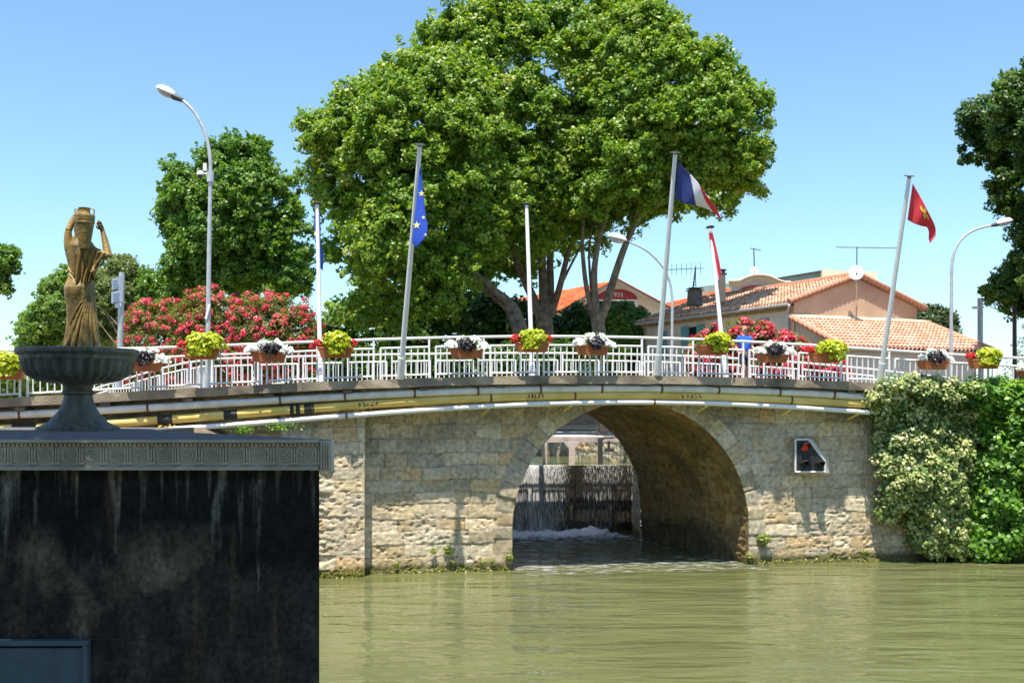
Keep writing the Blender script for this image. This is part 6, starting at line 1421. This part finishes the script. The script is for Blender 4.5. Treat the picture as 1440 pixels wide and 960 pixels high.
# ------------------------------------------------------------------ creepers on the right
def creeper(name, label, poly, o0, thick, ncl, r, per, ls, lm, seed, hang=None, group=None):
    sz = [face(px, py, o0) for px, py in poly]; poly2 = np.array(sz); lo, hi = poly2.min(0), poly2.max(0); out = []; n = 0
    while n < ncl:
        x = RNG.uniform(lo[0], hi[0], 3000); z = RNG.uniform(lo[1], hi[1], 3000); k = inpoly(x, z, poly2); x, z = x[k], z[k]; d = polydist(x, z, poly2)
        h = thick * np.sqrt(1 - (1 - np.minimum(d / thick, 1)) ** 2) * (0.15 + 1.5 * fbm(x * 1.1, z * 0.9, seed, 3)); k = (d > r * 0.3) & (fbm(x * 1.2, z * 0.9, seed + 4, 3) > 0.30)
        x, z, h = x[k], z[k], h[k]; oo = h * RNG.uniform(0.5, 1.1, len(x)); tp = np.clip((z - (slab_top(x) - 0.75)) / 0.5, 0, 1); oo = oo * (1 - tp) + np.maximum(oo, RNG.uniform(0.5, 1.15, len(x))) * tp; out.append(np.array([B(a, 0.08 + b, c) for a, b, c in zip(x, oo, z)])); n += len(x)
    c = np.concatenate(out)[:ncl]; ctr = c.mean(0) + (B(0, -3.0, 0) - B(0, 0, 0)) + np.array((0, 0, -1.0)); 
    Pt, N, rv = clump_leaves(c, ctr, r, per, 0.8, outw=0.9, up=0.55, jit=0.5)
    o = leaf_mesh(name, Pt, N, ls, M[lm], None, rv, wid=0.85); props(o, label, 'creeper', group); return o
creeper('variegated_ivy', 'pale variegated ivy hanging down the quay wall right of the signal', [(1206, 556), (1222, 540), (1250, 530), (1275, 527), (1300, 532), (1325, 530), (1345, 536), (1375, 540), (1392, 570), (1380, 620), (1372, 680), (1366, 740), (1360, 788), (1300, 788), (1286, 750), (1280, 700), (1262, 742), (1248, 735), (1240, 690), (1233, 640), (1240, 600), (1226, 580)], 0.7, 0.95, 950, 0.24, 52, 0.11, 'leaf_varie', 71)
creeper('green_creeper', 'bright green leafy creeper covering the quay wall at the right edge', [(1334, 548), (1360, 534), (1400, 532), (1440, 536), (1520, 538), (1520, 790), (1350, 790), (1364, 740), (1370, 660), (1385, 600)], 0.7, 1.3, 950, 0.28, 52, 0.135, 'leaf_bright', 73)
mb = MB()
for i in range(14):
    s = face(R.uniform(1255, 1420), 600, 0.1)[0]; z = 5.0; pl = []
    for k in range(7): pl.append(B(s + R.gauss(0, .12), 0.10 + R.uniform(0, .18), z - k * 0.72))
    mb.tube(pl, 0.022, 5)
o = mb.build('creeper_stems', M['bark'], bpy.data.objects['variegated_ivy']); o.parent = bpy.data.objects['variegated_ivy']

# weeds growing on the wall and along the water
def tuft(px, py, r, n, lm, label, o=0.08, ls=0.07, name='wall_weed', grp='weeds growing from the bridge stones', long=False):
    s, z = face(px, py, o); c = B(s, o, z); d = unit(RNG.normal(size=(n, 3))); d[:, 1] = -np.abs(d[:, 1]); Pn = c + d * r * RNG.uniform(0.2, 1, (n, 1)) * np.array((1, 0.7, 0.85)); 
    o_ = leaf_mesh(name, Pn, d + np.array((0, -0.4, 0.6)), ls, M[lm], None, None, wid=0.35 if long else 0.7); props(o_, label, 'weed', grp)
tuft(631, 772, 0.17, 160, 'tuft', 'roundest green weed on the bridge stones, below the long flag shadow')
tuft(610, 774, 0.10, 70, 'tuft', 'small weed left of the round one on the lit stones')
tuft(637, 790, 0.09, 50, 'tuft', 'tiny weed hanging below the round one')
tuft(678, 790, 0.09, 60, 'tuft', 'weed near the water between the round weed and the arch')
tuft(692, 789, 0.07, 40, 'tuft', 'tiny weed close to the left foot of the arch')
tuft(716, 783, 0.13, 110, 'tuft', 'weed at the left springing of the arch')
tuft(557, 793, 0.09, 60, 'tuft', 'thin weed beside the pier shadow')
tuft(1074, 758, 0.22, 220, 'tuft', 'largest spiky weed right of the arch', long=True, ls=0.12)
tuft(1055, 782, 0.18, 130, 'moss', 'mossy weed at the right foot of the arch')
tuft(1216, 776, 0.10, 60, 'tuft', 'thin weed near the water below the ivy', long=True, ls=0.1)
# moss fringe at the waterline
Pn = []; 
for i in range(1250):
    px = R.choice([R.uniform(515, 716), R.uniform(1044, 1250), R.uniform(452, 512)]); o = 0.05 if px > 514 else 0.50
    s = face(px, 800, o)[0]; Pn.append(B(s, o + R.uniform(0, 0.06), max(0.01, R.gauss(0.06, 0.05)) * (0.3 + fbm(np.array(s * 1.5), np.array(0.0), 5) * 1.3)))
o = leaf_mesh('moss_fringe', Pn, RNG.normal(size=(len(Pn), 3)) + np.array((0, -0.8, 0.8)), 0.055, M['moss'], None); o['kind'] = 'stuff'
# weeds on the bank behind the terrace
def weed(px, Y, h, n, lab, yel=False):
    b = P(px, 0, Y); b[2] = 3.95; t = thing('bank_weed', b, lab, 'weed', 'weeds on the bank behind the terrace')
    q = b + np.stack([RNG.normal(0, h * 0.8, n), RNG.normal(0, h * .5, n), RNG.uniform(0.02, h, n)], 1); leaf_mesh('foliage', q, RNG.normal(size=(n, 3)) + np.array((0, -0.5, 0.7)), 0.07, M['leaf_bright' if not yel else 'tuft'], t, wid=0.4)
    if yel: k = n // 6; q = b + np.stack([RNG.normal(0, h * 0.8, k), RNG.normal(0, h * .5, k), RNG.uniform(h * .7, h * 1.25, k)], 1); leaf_mesh('yellow_flowers', q, RNG.normal(size=(k, 3)) + np.array((0, -1, 0.7)), 0.05, M['petal_yellow'], t)
weed(200, 19, 0.14, 220, 'low bright weed just right of the fountain pedestal')
weed(232, 19, 0.18, 200, 'yellow flowering weed in front of the yellow pipe', True)
weed(250, 20, 0.10, 100, 'thin yellow weed at the end of the lower white pipe', True)
weed(345, 22, 0.16, 120, 'small weed against the lower white pipe'); weed(396, 24, 0.20, 160, 'green weed at the right end of the bank')

# ------------------------------------------------------------------ people
def skin_obj(name, chain, m, parent, root=0, sub=2):
    """chain: list of (point, radius, parent index)"""
    og = ORG[parent.name]; me = bpy.data.meshes.new(name)
    me.from_pydata([tuple(np.array(p) - og) for p, r, k in chain], [(k, i) for i, (p, r, k) in enumerate(chain) if k is not None], [])
    o = link(me, name, parent); me.materials.append(m); sk = o.modifiers.new('skin', 'SKIN'); sk.use_smooth_shade = True
    for i, (p, r, k) in enumerate(chain):
        v = me.skin_vertices[0].data[i]; rr = r if isinstance(r, tuple) else (r, r); v.radius = rr; v.use_root = (i == root)
    ss_ = o.modifiers.new('sub', 'SUBSURF'); ss_.levels = sub; ss_.render_levels = sub
    return o
def person(base, hgt, yaw, label, shirt, shorts, arm_bend=True, bag=None, walk=0.18):
    t = thing('person', base, label, 'person'); k = hgt / 1.75; ca, sa = math.cos(yaw), math.sin(yaw)
    def L(x, y, z): return np.array(base) + np.array((ca * x - sa * y, sa * x + ca * y, z)) * k      # x to its left, y forward
    w = walk
    ch = [(L(0, 0, 0.95), 0.135 * k, None), (L(0, 0.01, 1.15), 0.125 * k, 0), (L(0, 0, 1.36), 0.14 * k, 1), (L(0, 0.0, 1.48), 0.06 * k, 2), (L(0, 0.01, 1.53), 0.055 * k, 3), (L(0, 0.03, 1.585), 0.075 * k, 4), (L(0, 0.02, 1.66), 0.092 * k, 5), (L(0, 0.01, 1.725), 0.065 * k, 6)]
    for sg in (-1, 1):
        i = len(ch); f = w * sg
        ch += [(L(sg * 0.17, 0, 1.41), 0.062 * k, 2), (L(sg * 0.24, -0.03 - f * .3, 1.14), 0.045 * k, i), (L(sg * 0.25, 0.16 - f * .5, 0.98 if arm_bend else 0.88), 0.034 * k, i + 1), (L(sg * 0.24, 0.22 - f * .5, 0.93 if arm_bend else 0.84), 0.034 * k, i + 2)]
        j = len(ch)
        for q in range(4): ch.append((L(sg * (0.225 + 0.012 * q), 0.30 - f * .5, 0.915 - 0.005 * abs(q - 1.5)), 0.010 * k, j - 1))
        ch.append((L(sg * 0.21, 0.26 - f * .5, 0.955), 0.011 * k, j - 1))
        i = len(ch); ch += [(L(sg * 0.10, f * 0.15, 0.86), 0.09 * k, 0), (L(sg * 0.11, f * 0.8 + 0.02, 0.50), 0.062 * k, i), (L(sg * 0.11, f * 1.0 - 0.03, 0.10), 0.042 * k, i + 1), (L(sg * 0.11, f * 1.0 + 0.02, 0.045), 0.042 * k, i + 2), (L(sg * 0.12, f * 1.0 + 0.16, 0.03), 0.034 * k, i + 3)]
    skin_obj('body', ch, M['skin'], t)
    sh = [(L(0, 0.01, 0.92), (0.185 * k, 0.15 * k), None), (L(0, 0.01, 1.15), (0.18 * k, 0.145 * k), 0), (L(0, 0, 1.36), (0.175 * k, 0.14 * k), 1), (L(0, 0, 1.455), (0.09 * k, 0.085 * k), 2)]
    for sg in (-1, 1): i = len(sh); f = w * sg; sh += [(L(sg * 0.18, 0, 1.405), 0.085 * k, 2), (L(sg * 0.235, -0.02 - f * .25, 1.22), 0.075 * k, i)]
    skin_obj('shirt', sh, M[shirt], t)
    so = [(L(0, 0, 0.93), (0.17 * k, 0.145 * k), None)]
    for sg in (-1, 1): i = len(so); f = w * sg; so += [(L(sg * 0.10, f * .15, 0.84), 0.115 * k, 0), (L(sg * 0.11, f * .7 + .02, 0.55), 0.095 * k, i)]
    skin_obj('shorts', so, M[shorts], t)
    mb = MB(); mb.ball(L(0, -0.035, 1.725), (0.088 * k, 0.078 * k, 0.055 * k), 10); mb.build('hair', M['hair'], t, smooth=True)
    mb = MB(); mb.box(L(0, 0.125, 1.655), (0.15 * k, 0.03 * k, 0.04 * k), yaw); mb.build('sunglasses', M['black'], t)
    mb = MB(); mb.ball(L(0, 0.122, 1.625), (0.016 * k, 0.022 * k, 0.022 * k), 6); mb.build('nose', M['skin'], t)
    mb = MB(); mb.box(L(0, 0.105, 1.580), (0.05 * k, 0.02 * k, 0.010 * k), yaw); mb.build('mouth', M['maroon'], t)
    for sg in (-1, 1): mb = MB(); mb.ball(L(sg * 0.092, 0.015, 1.645), (0.014 * k, 0.022 * k, 0.03 * k), 6); mb.build('ear', M['skin'], t)
    for sg in (-1, 1): mb = MB(); f = w * sg; mb.ball(L(sg * 0.115, f + 0.07, 0.035), (0.055 * k, 0.13 * k, 0.045 * k), 8, mat3=Matrix.Rotation(yaw, 3, 'Z')); mb.build('shoe', M['navycloth'], t, smooth=True)
    if bag: mb = MB(); mb.ball(L(-0.28, -0.05, 0.78), (0.14 * k, 0.12 * k, 0.2 * k), 10); mb.build('shoulder_bag', M[bag], t, smooth=True)
    return t
s_ = face(1047, 520, -1.4)[0]
person(B(s_, -1.4, float(deck_z(s_, -1.4)) - 0.10), 1.74, math.radians(195), 'person in a bright blue shirt, navy shorts and sunglasses walking on the bridge', 'bluecloth', 'navycloth')
s_ = face(1436, 530, -2.2)[0]
person(B(s_, -2.2, float(deck_z(s_, -2.2)) - 0.10), 1.28, math.radians(100), 'small person in violet blue with a maroon bag behind the right end of the railing', 'violetcloth', 'navycloth', bag='maroon', walk=0.1)

# ------------------------------------------------------------------ bank and tree left of the viewpoint, which shade the terrace front
mb = MB(); mb.box((-30, 0, 1.75), (46, 19.8, 4.5)); o = mb.build('left_quay', M['soil'], None); o['kind'] = 'structure'
t = thing('plane_tree', (-11, 3.0, 4.0), 'plane tree standing beside the terrace outside the view, shading its wall', 'tree')
tubes('trunk', [([(-11, 3, 4.0), (-11, 3.2, 7), (-10, 4, 10), (-8, 5, 12.5)], 0.45, 0.12), ([(-10, 4, 10), (-7, 5, 11), (-4, 6, 11.5)], 0.18, 0.05), ([(-10.3, 3.8, 9), (-10, 6, 11), (-9, 8, 12)], 0.16, 0.05)], M['bark'], t)
n = 820
c = np.stack([RNG.uniform(-13, -0.9, n), RNG.uniform(3.6, 11.2, n), RNG.uniform(10.2, 12.6, n)], 1); c = c[(c[:, 2] > 9.4 + np.clip(c[:, 1] - 8, 0, 9) * 0.25)]
Pt, N, rv = clump_leaves(c, np.array((-7, 6, 11)), 0.7, 46, 0.6); leaf_mesh('crown', Pt, N, 0.32, M['leaf_main'], t, rv)

for i, (x, y, h) in enumerate(((-26, -10, 17), (-13, -16, 19), (2, -15, 18), (15, -17, 19), (29, -13, 18), (42, -6, 17))):  # unseen tree row added to block sky light and deepen the bridge shade
    t = thing('plane_tree', (x, y, 2.2), 'unseen plane tree added behind the viewpoint to keep sky light off the bridge', 'tree', 'added plane trees that block sky light')
    tubes('trunk', [([(x, y, 2.0), (x + .2, y, 6), (x, y, 11)], 0.5, 0.2)], M['bark'], t)
    n = 150; D = unit(RNG.normal(size=(n, 3))); c = np.array((x, y, h * 0.58)) + D * np.array((6.2, 4.5, h * 0.40)) * RNG.uniform(0.6, 1, (n, 1))
    Pt, N, rv = clump_leaves(c, np.array((x, y, h * .5)), 1.5, 24, 0.7); leaf_mesh('crown', Pt, N, 0.9, M['leaf_main'], t, rv)
mb = MB(); mb.box((8, -24, 0.5), (120, 24, 3.4)); o = mb.build('rear_bank', M['soil'], None); o['kind'] = 'structure'
